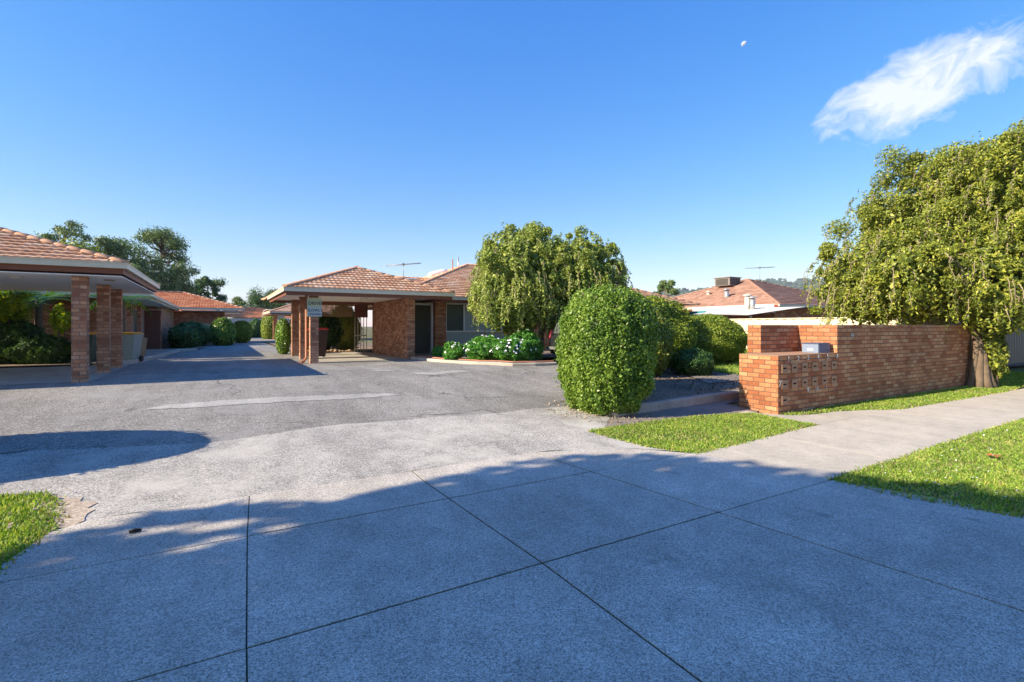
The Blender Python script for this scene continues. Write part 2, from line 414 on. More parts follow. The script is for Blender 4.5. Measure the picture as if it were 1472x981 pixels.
def blob(c, r, n, size, seed, amp=.1, f=3., depth=.10, power=2.0, zmin=None, core=.86, el=1.6, tilt=.65, droop=0.):
    """clipped shrub: leaf shell over a rounded (superellipsoid) body with an inner mass of the same foliage"""
    c = np.array(c); r = np.array(r)
    def shape(D):
        k = (np.abs(D) ** power).sum(1) ** (-1 / power)
        return D * k[:, None] * lump(D, seed, amp, f)[:, None]
    D = sphere_pts(n); Sx = shape(D)
    jit = 1 - np.abs(rng.normal(0, depth, n)); jit[rng.random(n) < .05] += .06
    P = c + Sx * r * jit[:, None]
    N = unit(D / r)
    if zmin is not None:
        k = P[:, 2] > zmin; P = P[k]; N = N[k]
    parts = [leaves(P, N, size, el, tilt, droop)]
    if core:
        D2, F2 = uvsphere(24, 14); parts.append((np.maximum(c + shape(D2) * r * core, [-1e9, -1e9, zmin if zmin is not None else -1e9]), F2))
    return parts
def shrub(name, label, c, r, n, size, mat, seed=1, stem=True, group=None, cat_='shrub', **k):
    base = (c[0], c[1], g(c[1]))
    t = thing(name, label, cat_, base, group)
    V, Fc = cat(blob(c, r, n, size, seed, zmin=k.pop('zmin', base[2] + .02), **k))
    np_mesh('foliage', V, Fc, mat, t)
    if stem:
        mb = MB()
        for i in range(3):
            a = i * 2.1 + seed; mb.tube([(c[0] + .08 * math.cos(a), c[1] + .08 * math.sin(a), base[2] - .05), (c[0] + r[0] * .35 * math.cos(a), c[1] + r[1] * .35 * math.sin(a), c[2])], [.035, .015], 6)
        mb.build('stem', 'bark', t)
    return t

# ------------------------------------------------------------------ tiled roofs
def slope(O, E, Sx, poly, name, mat, parent, col=.033, row=.32, wave=.165, amp=.016):
    """one tiled slope. O eave start, E along the eave, Sx up the slope (unit vectors); poly convex in (a,b)"""
    O = np.array(O, float); E = np.array(E, float); Sx = np.array(Sx, float); N = np.cross(E, Sx)
    bmax = max(p[1] for p in poly)
    def span(b):
        xs = []
        for (a0, b0), (a1, b1) in zip(poly, poly[1:] + poly[:1]):
            if min(b0, b1) - 1e-6 <= b <= max(b0, b1) + 1e-6:
                if abs(b1 - b0) < 1e-6: xs += [a0, a1]
                else: xs.append(a0 + (a1 - a0) * (b - b0) / (b1 - b0))
        return (min(xs), max(xs)) if xs else None
    V = []; Fc = []; UV = []; k = 0; b = 0.
    while b < bmax - .02:
        b0 = b; b1 = min(bmax, b + row + .02)
        s0, s1 = span(b0), span(min(b1, bmax - 1e-4))
        if s0 and s1 and s0[1] - s0[0] > .03:
            A = np.arange(math.floor(s0[0] / col) * col, s0[1] + col, col)
            w = amp * (np.abs(np.cos(math.pi * A / wave)) ** .7 * 1.3 - .5)
            dr = rng.normal(0, .002, len(A))
            rows = []
            for bb, sp, h in ((b0, s0, .0), (b0 - .006, s0, .052), (b1, s1, .012)):
                a = np.clip(A, sp[0], sp[1])
                pts = O + np.outer(a, E) + Sx * bb + np.outer(h + w * (1 if h else .9) + dr, N)
                rows.append(pts); UV.append(np.stack([A / .3 + k * .5, np.full(len(A), k + .5)], 1))
            o = sum(len(v) for v in V); n = len(A)
            V += rows
            i = np.arange(n - 1)
            for q in range(2):
                Fc.append(np.stack([o + q * n + i, o + q * n + i + 1, o + (q + 1) * n + i + 1, o + (q + 1) * n + i], 1))
        b += row; k += 1
    o = np_mesh(name, np.concatenate(V), np.concatenate(Fc), mat, parent, uv=np.concatenate(UV))
    return o
def caps(lines, name, mat, parent, r=.09, L=.42):
    mb = MB()
    for p0, p1 in lines:
        p0, p1 = Vector(p0), Vector(p1); d = (p1 - p0); n = max(1, int(d.length / L)); d.normalize()
        side = d.cross(Vector((0, 0, 1))).normalized(); up = side.cross(d)
        for k in range(n):
            a = p0 + (p1 - p0) * (k / n) - d * .03; b = p0 + (p1 - p0) * ((k + 1) / n)
            rr = r * random.uniform(.95, 1.07)
            prev = None
            for q, (c, ra, li) in enumerate(((a, rr * 1.02, .012), (b, rr * .95, .004))):
                ring = [mb.bm.verts.new(c + side * (ra * math.cos(t)) + up * (ra * .72 * math.sin(t) + li)) for t in [math.pi * j / 7 for j in range(8)]]
                if prev:
                    for j in range(7):
                        f = mb.bm.faces.new([prev[j], prev[j + 1], ring[j + 1], ring[j]]); f.smooth = True
                else:
                    f = mb.bm.faces.new(ring)
                prev = ring
    return mb.build(name, mat, parent)
def hip_roof(x0, x1, y0, y1, z, tan, parent, mat='tile', rmat='ridge', col=.033, back=True, row=.32, left=True, right=True, name='roof'):
    """hip roof with eaves at z over the rectangle; the shorter side decides the height"""
    w, d = x1 - x0, y1 - y0; h = min(w, d) / 2
    cs = 1 / math.sqrt(1 + tan * tan); sn = tan * cs; L = h / cs
    zt = z + h * tan
    if w >= d:
        R0, R1 = (x0 + h, y0 + h, zt), (x1 - h, y0 + h, zt)
        front = [(0, 0), (w, 0), (w - h, L), (h, L)]; side = [(0, 0), (d, 0), (h, L), (h, L)]
    else:
        R0, R1 = (x0 + h, y0 + h, zt), (x0 + h, y1 - h, zt)
        front = [(0, 0), (w, 0), (h, L), (h, L)]; side = [(0, 0), (d, 0), (d - h, L), (h, L)]
    o = slope((x0, y0, z), (1, 0, 0), (0, cs, sn), front, name, mat, parent, col, row)
    if right: slope((x1, y0, z), (0, 1, 0), (-cs, 0, sn), side, name, mat, parent, col * 2, row)
    if left: slope((x0, y1, z), (0, -1, 0), (cs, 0, sn), side, name, mat, parent, col * (1 if left == 2 else 2), row)
    if back: slope((x1, y1, z), (-1, 0, 0), (0, -cs, sn), front, name, mat, parent, col * 2, row)
    L_ = []
    if w >= d: L_ = [((x0, y0, z), R0), ((x1, y0, z), R1), ((x0, y1, z), R0), ((x1, y1, z), R1), (R0, R1)]
    else: L_ = [((x0, y0, z), R0), ((x1, y0, z), R0), ((x0, y1, z), R1), ((x1, y1, z), R1), (R0, R1)]
    c = caps([(Vector(a) + Vector((0, 0, .03)), Vector(b) + Vector((0, 0, .03))) for a, b in L_ if (Vector(b) - Vector(a)).length > .3], 'ridge_tiles', rmat, o)
    return o
def eaves(x0, x1, y0, y1, ztop, parent, soffit=None, fascia='fascia', gh=.13, fh=.12, gutter='gutter'):
    """gutter all round with the fascia board under it; butted corners"""
    zg = ztop - gh; o = .11
    mb = MB()
    def ring(a, b, za, zb):   # outer offset a, inner offset b
        X0, X1, Y0, Y1 = x0 - a, x1 + a, y0 - a, y1 + a; t = a - b
        mb.box(X0, X1, Y0, Y0 + t, za, zb); mb.box(X0, X1, Y1 - t, Y1, za, zb)
        mb.box(X0, X0 + t, Y0 + t, Y1 - t, za, zb); mb.box(X1 - t, X1, Y0 + t, Y1 - t, za, zb)
    ring(.06, -.02, zg, zg + .012); ring(.075, .06, zg + .002, ztop - .025); ring(.085, .058, ztop - .023, ztop)
    mb.build('gutter', gutter, parent)
    mb = MB(); ring(0, -.03, zg - fh, zg - .003); mb.build('fascia', fascia, parent)
    if soffit:
        mb = MB(); mb.box(x0 + .032, x1 - .032, y0 + .032, y1 - .032, soffit, soffit + .02); mb.build('ceiling', 'soffit', parent)

# ------------------------------------------------------------------ 1. ground
bm = bmesh.new()
xs = [-2500, -300, -60, -20, 0, 20, 60, 300, 2500]; ys = [-2500, -300, -60, 0, 5, 14, 40, 120, 400, 2500]
gv = [[bm.verts.new((x, y, g(y) - .02)) for x in xs] for y in ys]
for j in range(len(ys) - 1):
    for i in range(len(xs) - 1): bm.faces.new([gv[j][i], gv[j][i + 1], gv[j + 1][i + 1], gv[j + 1][i]])
me = bpy.data.meshes.new('ground'); bm.to_mesh(me); bm.free(); tag(link('ground', me, 'land'), kind='structure')

# driveway asphalt (runs up between the units, opens left into the carport and right behind the clipped hedge)
sheet('asphalt_driveway', [[(-16, 7.9), (-2, 8.1), (-.1, 7.65), (1.7, 7.95), (4.0, 7.7), (6.35, 7.75), (7.4, 9.2), (8.6, 11.2), (20, 11.6), (20, 13.5), (13, 13.35), (9.3, 13.3), (8.0, 13.4),
       (6.9, 14.9), (6.35, 17.0), (6.2, 18.2), (6.2, 23.3), (2.9, 24.5), (2.9, 44.0), (8, 44), (8, 75), (-2, 75), (-.9, 40.5), (-.9, 31), (-1.6, 29.5), (-2.2, 22), (-2.9, 20.2), (-16, 20.2)]], 'asphalt', .000, wob=.03)
sheet('gravel_apron', [[(-16, 6.3), (-1.7, 6.3), (-1.36, 6.0), (-1.25, 5.3), (-1.1, 5.34), (-.92, 5.455), (3.75, 5.455), (4.3, 5.26), (4.92, 4.94), (5.45, 4.5), (5.3, 5.3), (5.2, 6.05), (5.7, 6.5), (6.3, 6.9), (6.3, 7.8),
                        (4.0, 7.78), (1.7, 8.03), (-.1, 7.73), (-2, 8.16), (-16, 7.98)]], 'apron', .004, wob=.035)
sheet('pale_patch', [[(-1.1, 10.38), (-.2, 10.26), (1.2, 10.2), (2.6, 10.02), (3.25, 10.15), (3.0, 10.40), (1.5, 10.66), (.2, 10.80), (-.8, 10.72)]], 'hump', .006, wob=.04, seg=.12)
sheet('repair_patch', [[(4.55, 13.25), (5.1, 12.95), (5.35, 13.15), (5.9, 13.2), (6.3, 12.95), (6.1, 12.8), (5.4, 12.75), (5.0, 12.6), (4.6, 12.85)], [(3.6, 13.9), (4.1, 13.7), (4.3, 13.85), (3.9, 14.05)]], 'hump', .006, wob=.05, seg=.12)

# crossover: cast slabs with mossy joints between them
sheet('joint_bed', [[(-14, -3.0), (9.0, -3.0), (6.3, .6), (6.0, 2.0), (5.68, 2.95), (5.5, 4.4), (4.9, 5.0), (3.75, 5.45), (-.92, 5.45), (-1.16, 5.32), (-1.31, 4.8), (-1.32, 4.41), (-14, 4.4)]], 'joint', .0085)
J = .010
def cell(x0, x1, y0, y1): return [(x0 + J, y0 + J), (x1 - J, y0 + J), (x1 - J, y1 - J), (x0 + J, y1 - J)]
yj = [-3.0, .3, 2.91, 4.46, 5.45]
xl = [-.08, .03, .12, .19, .25]; xm = [1.90, 1.93, 1.955, 1.91, 1.885]; xr = [4.4, 4.11, 3.84, 3.665, 3.56]   # the cast joints wander a little
slabs = []
for A_, B_ in ((xl, xm), (xm, xr)):
    for k in range(4):
        slabs.append([(A_[k] + J * .6, yj[k] + J), (B_[k] - J, yj[k] + J), (B_[k + 1] - J, yj[k + 1] - J), (A_[k + 1] + J * .6, yj[k + 1] - J)])
e = .003
slabs += [[(-1.32, 4.467), (xl[3] - e, 4.467), (xl[4] - e, 5.443), (-.93, 5.443), (-1.17, 5.3), (-1.31, 4.79)],
          [(-1.38, 2.917), (xl[2] - e, 2.917), (xl[3] - e, 4.453), (-1.32, 4.453)],
          [(-1.9, -2.99), (xl[0] - e, -2.99), (xl[1] - e, .3), (xl[2] - e, 2.903), (-1.4, 2.903)], cell(-14, -1.9, 3.0, 4.4),
          [(xr[3] + J, 4.467), (5.3, 4.45), (4.9, 4.95), (4.3, 5.25), (xr[4] + J, 5.43)],
          [(xr[2] + J, 2.917), (5.675, 2.917), (5.47, 4.44), (xr[3] + J, 4.453)],
          [(xr[0] + J, -2.99), (8.9, -2.99), (6.5, .3), (6.2, 1.0), (5.97, 2.1), (5.7, 2.903), (xr[2] + J, 2.903), (xr[1] + J, .3)]]
sheet('crossover', slabs, 'slab', .014, skirt=.012)
# footpath slabs, thin dark joints every 1.8 m
fp = []
xe = [5.48, 7.25, 9.2, 11.3, 13.5, 15.8, 18.2, 20.6, 23, 26, 30, 40]
def fy0(x): return 2.93 + (x - 5.5) * .016
def fy1(x): return 4.42 + (min(x, 9) - 5.5) * .075 - max(0, x - 11) * .012
for a, b in zip(xe, xe[1:]):
    a2, b2 = a + .006, b - .006
    top = [(b2, fy1(b2)), (a2, fy1(a2))]
    fp.append([(a2 + (.2 if a < 5.6 else 0), fy0(a2)), (b2, fy0(b2))] + top)
fp[0] = [(5.69, 2.94), (7.244, fy0(7.25)), (7.244, fy1(7.25)), (5.49, 4.43)]
sheet('footpath', fp, 'path', .012, skirt=.012)
sheet('path_joint_bed', [[(5.5, 2.95), (40, fy0(40)), (40, fy1(40)), (5.5, 4.4)]], 'soil', .002)
sheet('footpath_apron', [[(7.9, 4.69), (11.9, 4.69), (11.2, 5.0), (10.4, 5.2), (9.3, 5.3), (8.75, 5.75), (8.72, 6.0), (8.3, 5.9), (8.65, 5.5), (8.45, 4.95)]], 'path', .006, wob=.02)
sheet('side_path', [[(5.0, 5.95), (7.3, 6.03), (8.6, 5.75), (8.96, 5.9), (8.96, 6.6), (9.6, 6.75), (9.6, 6.88), (10.0, 6.9), (5.5, 6.66), (5.3, 6.5)]], 'oldpath', .002)
# verges
VERGE = {
 'near_right': [(5.72, 2.9), (5.75, 2.3), (6.0, 1.6), (6.25, .95), (6.5, .2), (9.2, -3), (30, -3), (30, 3.2), (12.3, 3.02), (8.7, 2.97)],
 'middle': [(4.95, 6.0), (5.02, 5.5), (5.2, 4.9), (5.42, 4.42), (6.2, 4.5), (8.62, 4.68), (8.6, 5.2), (8.5, 5.75), (7.3, 6.02), (6.0, 6.02)],
 'wall_strip': [(9.0, 5.46), (9.6, 5.24), (10.4, 5.22), (11.2, 5.0), (11.9, 4.68), (14, 4.66), (17, 4.62), (19.2, 4.75), (26, 4.6), (26, 6.7), (18.8, 6.4), (18.7, 5.46)],
 'left': [(-8, 6.4), (-2.2, 6.45), (-1.75, 6.42), (-1.45, 6.3), (-1.27, 5.95), (-1.2, 5.38), (-1.33, 4.85), (-1.34, 4.42), (-8, 4.42)],
}
for k, lab in (('near_right', 'verge_lawn'), ('middle', 'verge_lawn'), ('wall_strip', 'verge_lawn'), ('left', 'verge_lawn')):
    sheet('lawn_soil', [VERGE[k]], 'turf', .009, wob=.04)
sheet('dirt_patch', [[(-1.5, 6.38), (-1.25, 6.2), (-1.02, 5.95), (-.95, 5.7), (-.98, 5.46), (-1.16, 5.36), (-1.3, 5.2), (-1.4, 5.9), (-1.45, 6.2)]], 'dirt', .0105, wob=.05, seg=.07)
sheet('verge_dirt', [[(16.2, 5.46), (16.4, 5.1), (17.3, 5.0), (18.4, 5.1), (18.9, 5.6), (18.7, 5.46)]], 'dirt', .0105, wob=.04, seg=.1)
# garden bed behind the kerb (held .15 above the side path)
sheet('garden_bed', [[(5.95, 6.86), (10.0, 7.05), (10.0, 6.62), (30, 6.5), (30, 14.5), (21, 14.5), (20, 11.5), (12.5, 11.2), (8.4, 10.9), (7.2, 9.2), (6.4, 7.8)]], 'soil', .13, wob=.0)
sheet('back_lawn_soil', [[(12.3, 8.0), (21.4, 7.0), (21.4, 14.4), (14.5, 13.4), (12.6, 10.5)]], 'turf', .142, wob=.05)
sheet('stepping_path', [[(10.2, 8.0), (12.4, 8.1), (12.7, 8.9), (10.8, 9.1)]], 'oldpath', .15, wob=.03)
sheet('unit_garden_soil', [[(6.35, 17.9), (6.5, 17.0), (7.0, 15.0), (8.05, 13.55), (9.3, 13.45), (9.3, 14.9), (30, 14.9), (30, 20.4), (6.6, 20.4)]], 'soil', .10)
sheet('carport_slab', [[(-16, 14.4), (-2.45, 14.4), (-2.45, 20.15), (-16, 20.15)], [(3.0, 17.8), (6.15, 18.35), (6.15, 24.4), (3.0, 24.9)]], 'slabpale', .008)
sheet('carport_garden_soil', [[(-16, 20.3), (-3.6, 20.3), (-3.6, 30), (-16, 30)], [(3.0, 25.0), (6.3, 24.5), (9, 24.5), (9, 44), (3.1, 44)], [(-2.6, 32.2), (-.95, 32.0), (-.7, 34), (-.95, 39.5), (-2.6, 39.5)]], 'soil', .03)
sheet('porch_paving', [[(-3.55, 20.3), (-2.95, 20.3), (-2.3, 21.9), (-1.65, 29.4), (-1.0, 31), (-1.0, 31.9), (-3.55, 31.9)]], 'dirt', .05)

def kerb_run(name, label, pts, w, h, mat, bury=.03):
    """kerb: rounded-top section swept along a polyline, joints every metre and a half in the material"""
    P = [Vector((x, y, 0)) for x, y in pts]
    Q = []
    for i in range(len(P) - 1):       # densify
        n = max(1, int((P[i + 1] - P[i]).length / .3))
        for k in range(n): Q.append(P[i].lerp(P[i + 1], k / n))
    Q.append(P[-1]); mb = MB(); prev = None
    prof = [(-.5, -bury), (-.5, h * .82), (-.36, h), (.36, h), (.5, h * .82), (.5, -bury)]
    for i, q in enumerate(Q):
        d = (Q[min(i + 1, len(Q) - 1)] - Q[max(i - 1, 0)]).normalized(); s = Vector((-d.y, d.x, 0))
        jz = random.uniform(-.006, .006)
        ring = [mb.bm.verts.new(q + s * (a * w) + Vector((0, 0, g(q.y) + b + (jz if b > 0 else 0)))) for a, b in prof]
        if prev:
            for j in range(5): mb.bm.faces.new([prev[j], prev[j + 1], ring[j + 1], ring[j]])
        else: mb.bm.faces.new(ring)
        prev = ring
    mb.bm.faces.new(prev[::-1])
    o = mb.build(name, mat)
    return tag(o, label, 'kerb')
kerb_run('kerb', 'concrete kerb holding the soil beside the clipped round hedge and mailbox wall', [(5.95, 6.68), (6.4, 6.74), (8, 6.86), (9.6, 6.98), (10.1, 7.0)], .16, .16, 'kerb')
kerb_run('kerb', 'pale curved kerb around the white daisies in front of the middle house', [(6.3, 18.1), (6.35, 17.3), (6.65, 15.9), (7.25, 14.5), (8.0, 13.6), (8.7, 13.42), (9.5, 13.4)], .16, .09, 'path')
kerb_run('garden_edging', 'thin red brick edging just inside the pale curved kerb', [(6.48, 18.1), (6.52, 17.3), (6.82, 15.95), (7.4, 14.62), (8.1, 13.75), (8.8, 13.56), (9.5, 13.54)], .1, .13, 'redkerb')
kerb_run('kerb', 'pale kerb curving past the yellow lid bins to the second unit', [(-2.95, 20.0), (-2.55, 20.6), (-2.35, 21.4), (-2.1, 23.5), (-1.7, 29.3), (-1.0, 30.2)], .15, .12, 'path')

# ------------------------------------------------------------------ 2. grass blades
def blades(name, label, poly, dens, h, mat, clip=None, bare=.75, base=.0):
    poly = np.array(poly); lo, hi = poly.min(0), poly.max(0)
    if clip: lo = np.maximum(lo, clip[:2]); hi = np.minimum(hi, clip[2:])
    n = int(dens * np.prod(hi - lo)); P = rng.uniform(lo, hi, (n, 2))
    ins = np.zeros(n, bool)
    for (x0, y0), (x1, y1) in zip(poly, np.roll(poly, -1, 0)):
        c = (y0 > P[:, 1]) != (y1 > P[:, 1]); xi = (x1 - x0) * (P[:, 1] - y0) / (y1 - y0 + 1e-12) + x0
        ins ^= c & (P[:, 0] < xi)
    P = P[ins]; P = P + rng.normal(0, .028, P.shape); k = np.sin(P[:, 0] * 3.1 + np.sin(P[:, 1] * 2.3) * 1.7) + np.sin(P[:, 1] * 4.3 + P[:, 0] * 1.3) + rng.normal(0, .7, len(P))
    P = P[k > -2.0 + bare]
    n = len(P); z = np.array([g(y) for y in P[:, 1]]) + base
    a = rng.uniform(0, 6.28, n); hh = h * rng.uniform(.45, 1.3, n); w = .0055 * rng.uniform(.7, 1.6, n) * (1 + .1 * np.hypot(P[:, 0], P[:, 1]))
    ln = rng.normal(0, .55, (n, 2)) * hh[:, None]
    V = np.zeros((n, 3, 3)); dx = np.cos(a) * w; dy = np.sin(a) * w
    V[:, 0] = np.stack([P[:, 0] - dx, P[:, 1] - dy, z], 1); V[:, 1] = np.stack([P[:, 0] + dx, P[:, 1] + dy, z], 1)
    V[:, 2] = np.stack([P[:, 0] + ln[:, 0], P[:, 1] + ln[:, 1], z + hh], 1)
    o = np_mesh(name, V.reshape(-1, 3), np.arange(n * 3).reshape(n, 3), mat)
    return tag(o, label, 'grass', kind='stuff')
def inset_out(poly, d):
    c = np.mean(poly, 0); return [tuple(np.array(p) + (np.array(p) - c) / (np.linalg.norm(np.array(p) - c) + 1e-9) * d) for p in poly]
blades('grass', 'bright green grass on the near right verge in front of the footpath', inset_out(VERGE['near_right'], .04), 5600, .032, 'grass', clip=(5.5, -.4, 15, 3.3), base=.008)
blades('grass', 'small tongue of green grass between driveway and footpath', inset_out(VERGE['middle'], .05), 6500, .032, 'grass', base=.008)
blades('grass', 'green grass strip along the foot of the brick wall', inset_out(VERGE['wall_strip'], .03), 3400, .042, 'grass', clip=(8.9, 4.4, 24, 6.8), base=.008)
blades('grass', 'patch of green grass at the left edge of the crossover', inset_out(VERGE['left'], .04), 6500, .036, 'grass', clip=(-3.2, 4.3, -1.0, 6.6), base=.008)
blades('grass', 'lawn behind the mailbox wall beside the cream fence', [(12.3, 8.0), (21.4, 7.0), (21.4, 14.4), (14.5, 13.4), (12.6, 10.5)], 900, .10, 'grass', base=.142)
for nm_, cl_ in (('near_right', (5.5, -.4, 12, 3.3)), ('middle', None), ('wall_strip', (8.9, 4.4, 20, 6.0)), ('left', (-3.2, 4.3, -1.0, 6.6))):
    blades('dry_grass', {'near_right': 'dry straw coloured blades along the near right verge', 'middle': 'dry straw coloured blades in the small grass tongue', 'wall_strip': 'dry straw coloured blades at the foot of the brick wall', 'left': 'dry straw coloured blades in the left grass patch'}[nm_], inset_out(VERGE[nm_], .08), 520, .035, 'drygrass', clip=cl_, bare=-1, base=.008)
# little pale clover heads and dry litter in the near verge
n = 260; cx_ = rng.uniform(6.2, 12.5, n); cy_ = rng.uniform(.6, 2.95, n)
P = np.stack([cx_, cy_, np.full(n, .05)], 1)
o = np_mesh('clover_flowers', *leaves(P, np.tile([0, 0, 1.], (n, 1)), .022, 1.1, .4), 'petal'); tag(o, 'tiny white clover heads scattered in the near right grass', 'clover', kind='stuff')
n = 60; P = np.stack([rng.uniform(-2.6, -1.2, n), rng.uniform(4.6, 6.3, n), np.full(n, .06)], 1); P[:, 2] = [g(y) + .05 for y in P[:, 1]]
o = np_mesh('leaf_litter', *leaves(P, np.tile([0, 0, 1.], (n, 1)), .035, 1.6, .4), 'twig'); tag(o, 'dry pale leaves lying in the grass at the left edge', 'leaf litter', kind='stuff')
mb = MB()
for i in range(5):
    a = i * 1.257; mb.face([(8.32, 2.33, .06), (8.32 + .06 * math.cos(a - .45), 2.33 + .06 * math.sin(a - .45), .075), (8.32 + .085 * math.cos(a), 2.33 + .085 * math.sin(a), .062), (8.32 + .06 * math.cos(a + .45), 2.33 + .06 * math.sin(a + .45), .072)])
tag(mb.build('fallen_leaf', 'deadleaf'), 'orange fallen leaf lying on the near right grass', 'leaf')
mb = MB(); mb.tube([(-.62, 4.98, .03), (-.58, 4.99, .034), (-.54, 4.985, .03)], [.012, .017, .010], 7); tag(mb.build('seed_pod', 'dark'), 'small dark seed pod lying on the shaded concrete', 'seed pod')

# ------------------------------------------------------------------ 3. left carport
lc = thing('carport', 'brick pillared open carport with terracotta roof at the left edge', 'carport', (-2.6, 14.4, .44))
for y in (14.25, 16.85, 18.75):
    mb = MB(); mb.box(-2.78, -2.52, y, y + .26, .40, 2.775); mb.build('pillar', 'brick', lc)
for y in (14.25, 18.75):
    mb = MB(); mb.box(-10.3, -9.95, y, y + .35, .40, 2.775); mb.build('pillar', 'brick', lc)
eaves(-17, -1.85, 14.05, 21.1, 3.09, lc, soffit=2.78)
hip_roof(-17, -1.82, 14.02, 21.13, 3.06, .335, lc, left=False)
mb = MB(); mb.tube([(-3.9, 15.2, 2.775), (-3.9, 15.2, 2.74)], .12, 14); mb.build('ceiling_lamp', 'lamp_glass', lc)
mb = MB(); mb.tube([(-2.25, 15.1, 2.777), (-2.25, 15.1, 2.755)], .11, 12); mb.build('ceiling_vent', 'twig', lc)

# ------------------------------------------------------------------ 4. second unit on the left
u2 = thing('brick_house', 'long brick unit with brown door and orange tiled wing behind the left carport', 'house', (-3.2, 30, .44))
mb = MB(); mb.box(-14, -3.5, 24.2, 32.3, .3, 2.72); mb.box(-14, -2.65, 32.35, 44.5, .3, 2.72); mb.build('wall', 'brick', u2)
mb = MB()
for a, b in ((-2.645, -.75), (-.75, .35)): mb.box(a, b - .0, 41.2 if a < -1 else 41.6, 46, .3, 2.72)
mb.build('wing_wall', 'brick', u2)
eaves(-15, -2.3, 23.2, 39.9, 2.93, u2, soffit=2.73, fascia='fascia_cream', fh=.1)
slope((-2.28, 23.2, 2.9), (0, 1, 0), (-.948, 0, .317), [(0, 0), (20.5, 0), (20.5, 4), (4, 4)], 'roof', 'tile', u2, col=.08)
slope((-15, 23.2, 2.9), (1, 0, 0), (0, .948, .317), [(0, 0), (12.7, 0), (8.9, 4), (0, 4)], 'roof', 'tile', u2, col=.08)
mb = MB(); mb.box(-8, 1.55, 39.97, 40.05, 2.8, 2.93); mb.box(1.5, 1.56, 40.05, 48, 2.8, 2.93); mb.build('gutter', 'gutter', u2)
mb = MB(); mb.box(-2.2, 1.48, 40.06, 47.9, 2.73, 2.76); mb.build('ceiling', 'soffit', u2)
slope((-6.5, 40.0, 2.91), (1, 0, 0), (0, .952, .305), [(0, 0), (8.05, 0), (4.2, 4.0), (0, 4.0)], 'roof', 'tile_new', u2, col=.04)
slope((1.55, 40.0, 2.91), (0, 1, 0), (-.952, 0, .305), [(0, 0), (7.7, 0), (3.85, 4.0), (3.85, 4.0)], 'roof', 'tile_new', u2, col=.08)
caps([((1.55, 40, 2.94), (-2.27, 43.84, 4.17)), ((-2.27, 43.84, 4.17), (-6.5, 43.84, 4.17))], 'ridge_tiles', 'ridge', u2)
d = MB(); d.box(-3.38, -2.70, 32.30, 32.345, .46, 2.5); dr = d.build('door', 'doorred', u2)
mb = MB(); mb.box(-3.49, -3.39, 32.28, 32.345, .46, 2.58); mb.box(-3.39, -2.66, 32.28, 32.345, 2.51, 2.58); mb.build('door_frame', 'fascia_cream', u2)
mb = MB(); mb.tube([(-2.78, 32.29, 1.45), (-2.78, 32.24, 1.45)], .03, 8); mb.build('handle', 'chrome', dr)
for y0, y1 in ((25.4, 26.9), (29.0, 30.4)):
    mb = MB(); mb.box(-3.497, -3.44, y0, y0 + .06, 1.3, 2.5); mb.box(-3.497, -3.44, y1 - .06, y1, 1.3, 2.5); mb.box(-3.497, -3.44, y0 + .06, y1 - .06, 1.3, 1.36); mb.box(-3.497, -3.44, y0 + .06, y1 - .06, 2.44, 2.5)
    w = mb.build('window', 'fascia_cream', u2)
    mb = MB(); mb.box(-3.497, -3.46, y0 + .062, y1 - .062, 1.362, 2.438); mb.build('pane', 'glass', w)
for y in (24.6, 27.6): mb = MB(); mb.box(-3.15, -3.0, y, y + .3, .44, 2.72); mb.build('porch_pillar', 'brick', u2)
mb = MB(); mb.box(-2.2, .3, 38.6, 38.75, .4, 1.85); tag(mb.build('low_wall', 'lowwall'), 'yellowish rendered garden wall in front of the orange tiled wing', 'wall')

# ------------------------------------------------------------------ 5. middle house with its carport
mh = thing('brick_house', 'brick house with pillared carport and terracotta hip roofs in the middle', 'house', (6.2, 18.4, .44))
for y in (17.62, 20.0, 22.4):
    mb = MB(); mb.box(2.60, 2.86, y, y + .27, .40, 2.775); mb.build('pillar', 'brick', mh)
mb = MB(); mb.box(6.14, 6.44, 18.3, 18.6, .4, 2.775); mb.build('pillar', 'brick', mh)
mb = MB(); mb.box(6.22, 6.44, 18.605, 23.6, .4, 2.775); mb.build('carport_wall', 'brick', mh)
eaves(1.83, 7.55, 17.3, 23.3, 2.92, mh, soffit=2.78)
hip_roof(1.8, 7.58, 17.27, 26.5, 2.90, .365, mh, left=2)
# front wall with door and window
mb = MB(); mb.box(6.465, 6.98, 20.2, 20.4, .3, 2.72); mb.box(7.92, 8.42, 19.95, 20.2, .3, 2.72); mb.box(11.6, 20.0, 20.05, 20.3, .3, 2.72)
mb.box(6.98, 7.0, 20.1, 20.15, .3, 2.72)
mb.build('wall', 'brick_wall', mh)
mb = MB(); mb.box(6.98, 7.90, 20.22, 20.27, .5, 2.62); dr = mb.build('door', 'door', mh)
mb = MB(); mb.box(7.80, 7.88, 20.10, 20.215, .44, 2.64); mb.box(6.9, 7.80, 20.10, 20.215, 2.57, 2.66); mb.build('door_frame', 'white', mh)
mb = MB(); mb.tube([(7.70, 20.2, 1.5), (7.70, 20.14, 1.5)], .03, 8); mb.build('handle', 'chrome', dr)
mb = MB(); mb.box(8.425, 11.6, 20.10, 20.16, .4, 1.42); mb.build('under_window_panel', 'panel', mh)
mb = MB()
mb.box(8.425, 8.48, 20.04, 20.12, 1.425, 2.68); mb.box(9.28, 9.34, 20.04, 20.12, 1.48, 2.63); mb.box(11.5, 11.55, 20.04, 20.12, 1.425, 2.68)
mb.box(8.48, 11.5, 20.04, 20.12, 2.63, 2.68); mb.box(8.48, 11.5, 20.04, 20.12, 1.425, 1.48); w = mb.build('window', 'white', mh)
mb = MB(); mb.box(8.48, 9.28, 20.07, 20.09, 1.48, 2.63); mb.build('pane', 'glass', w)
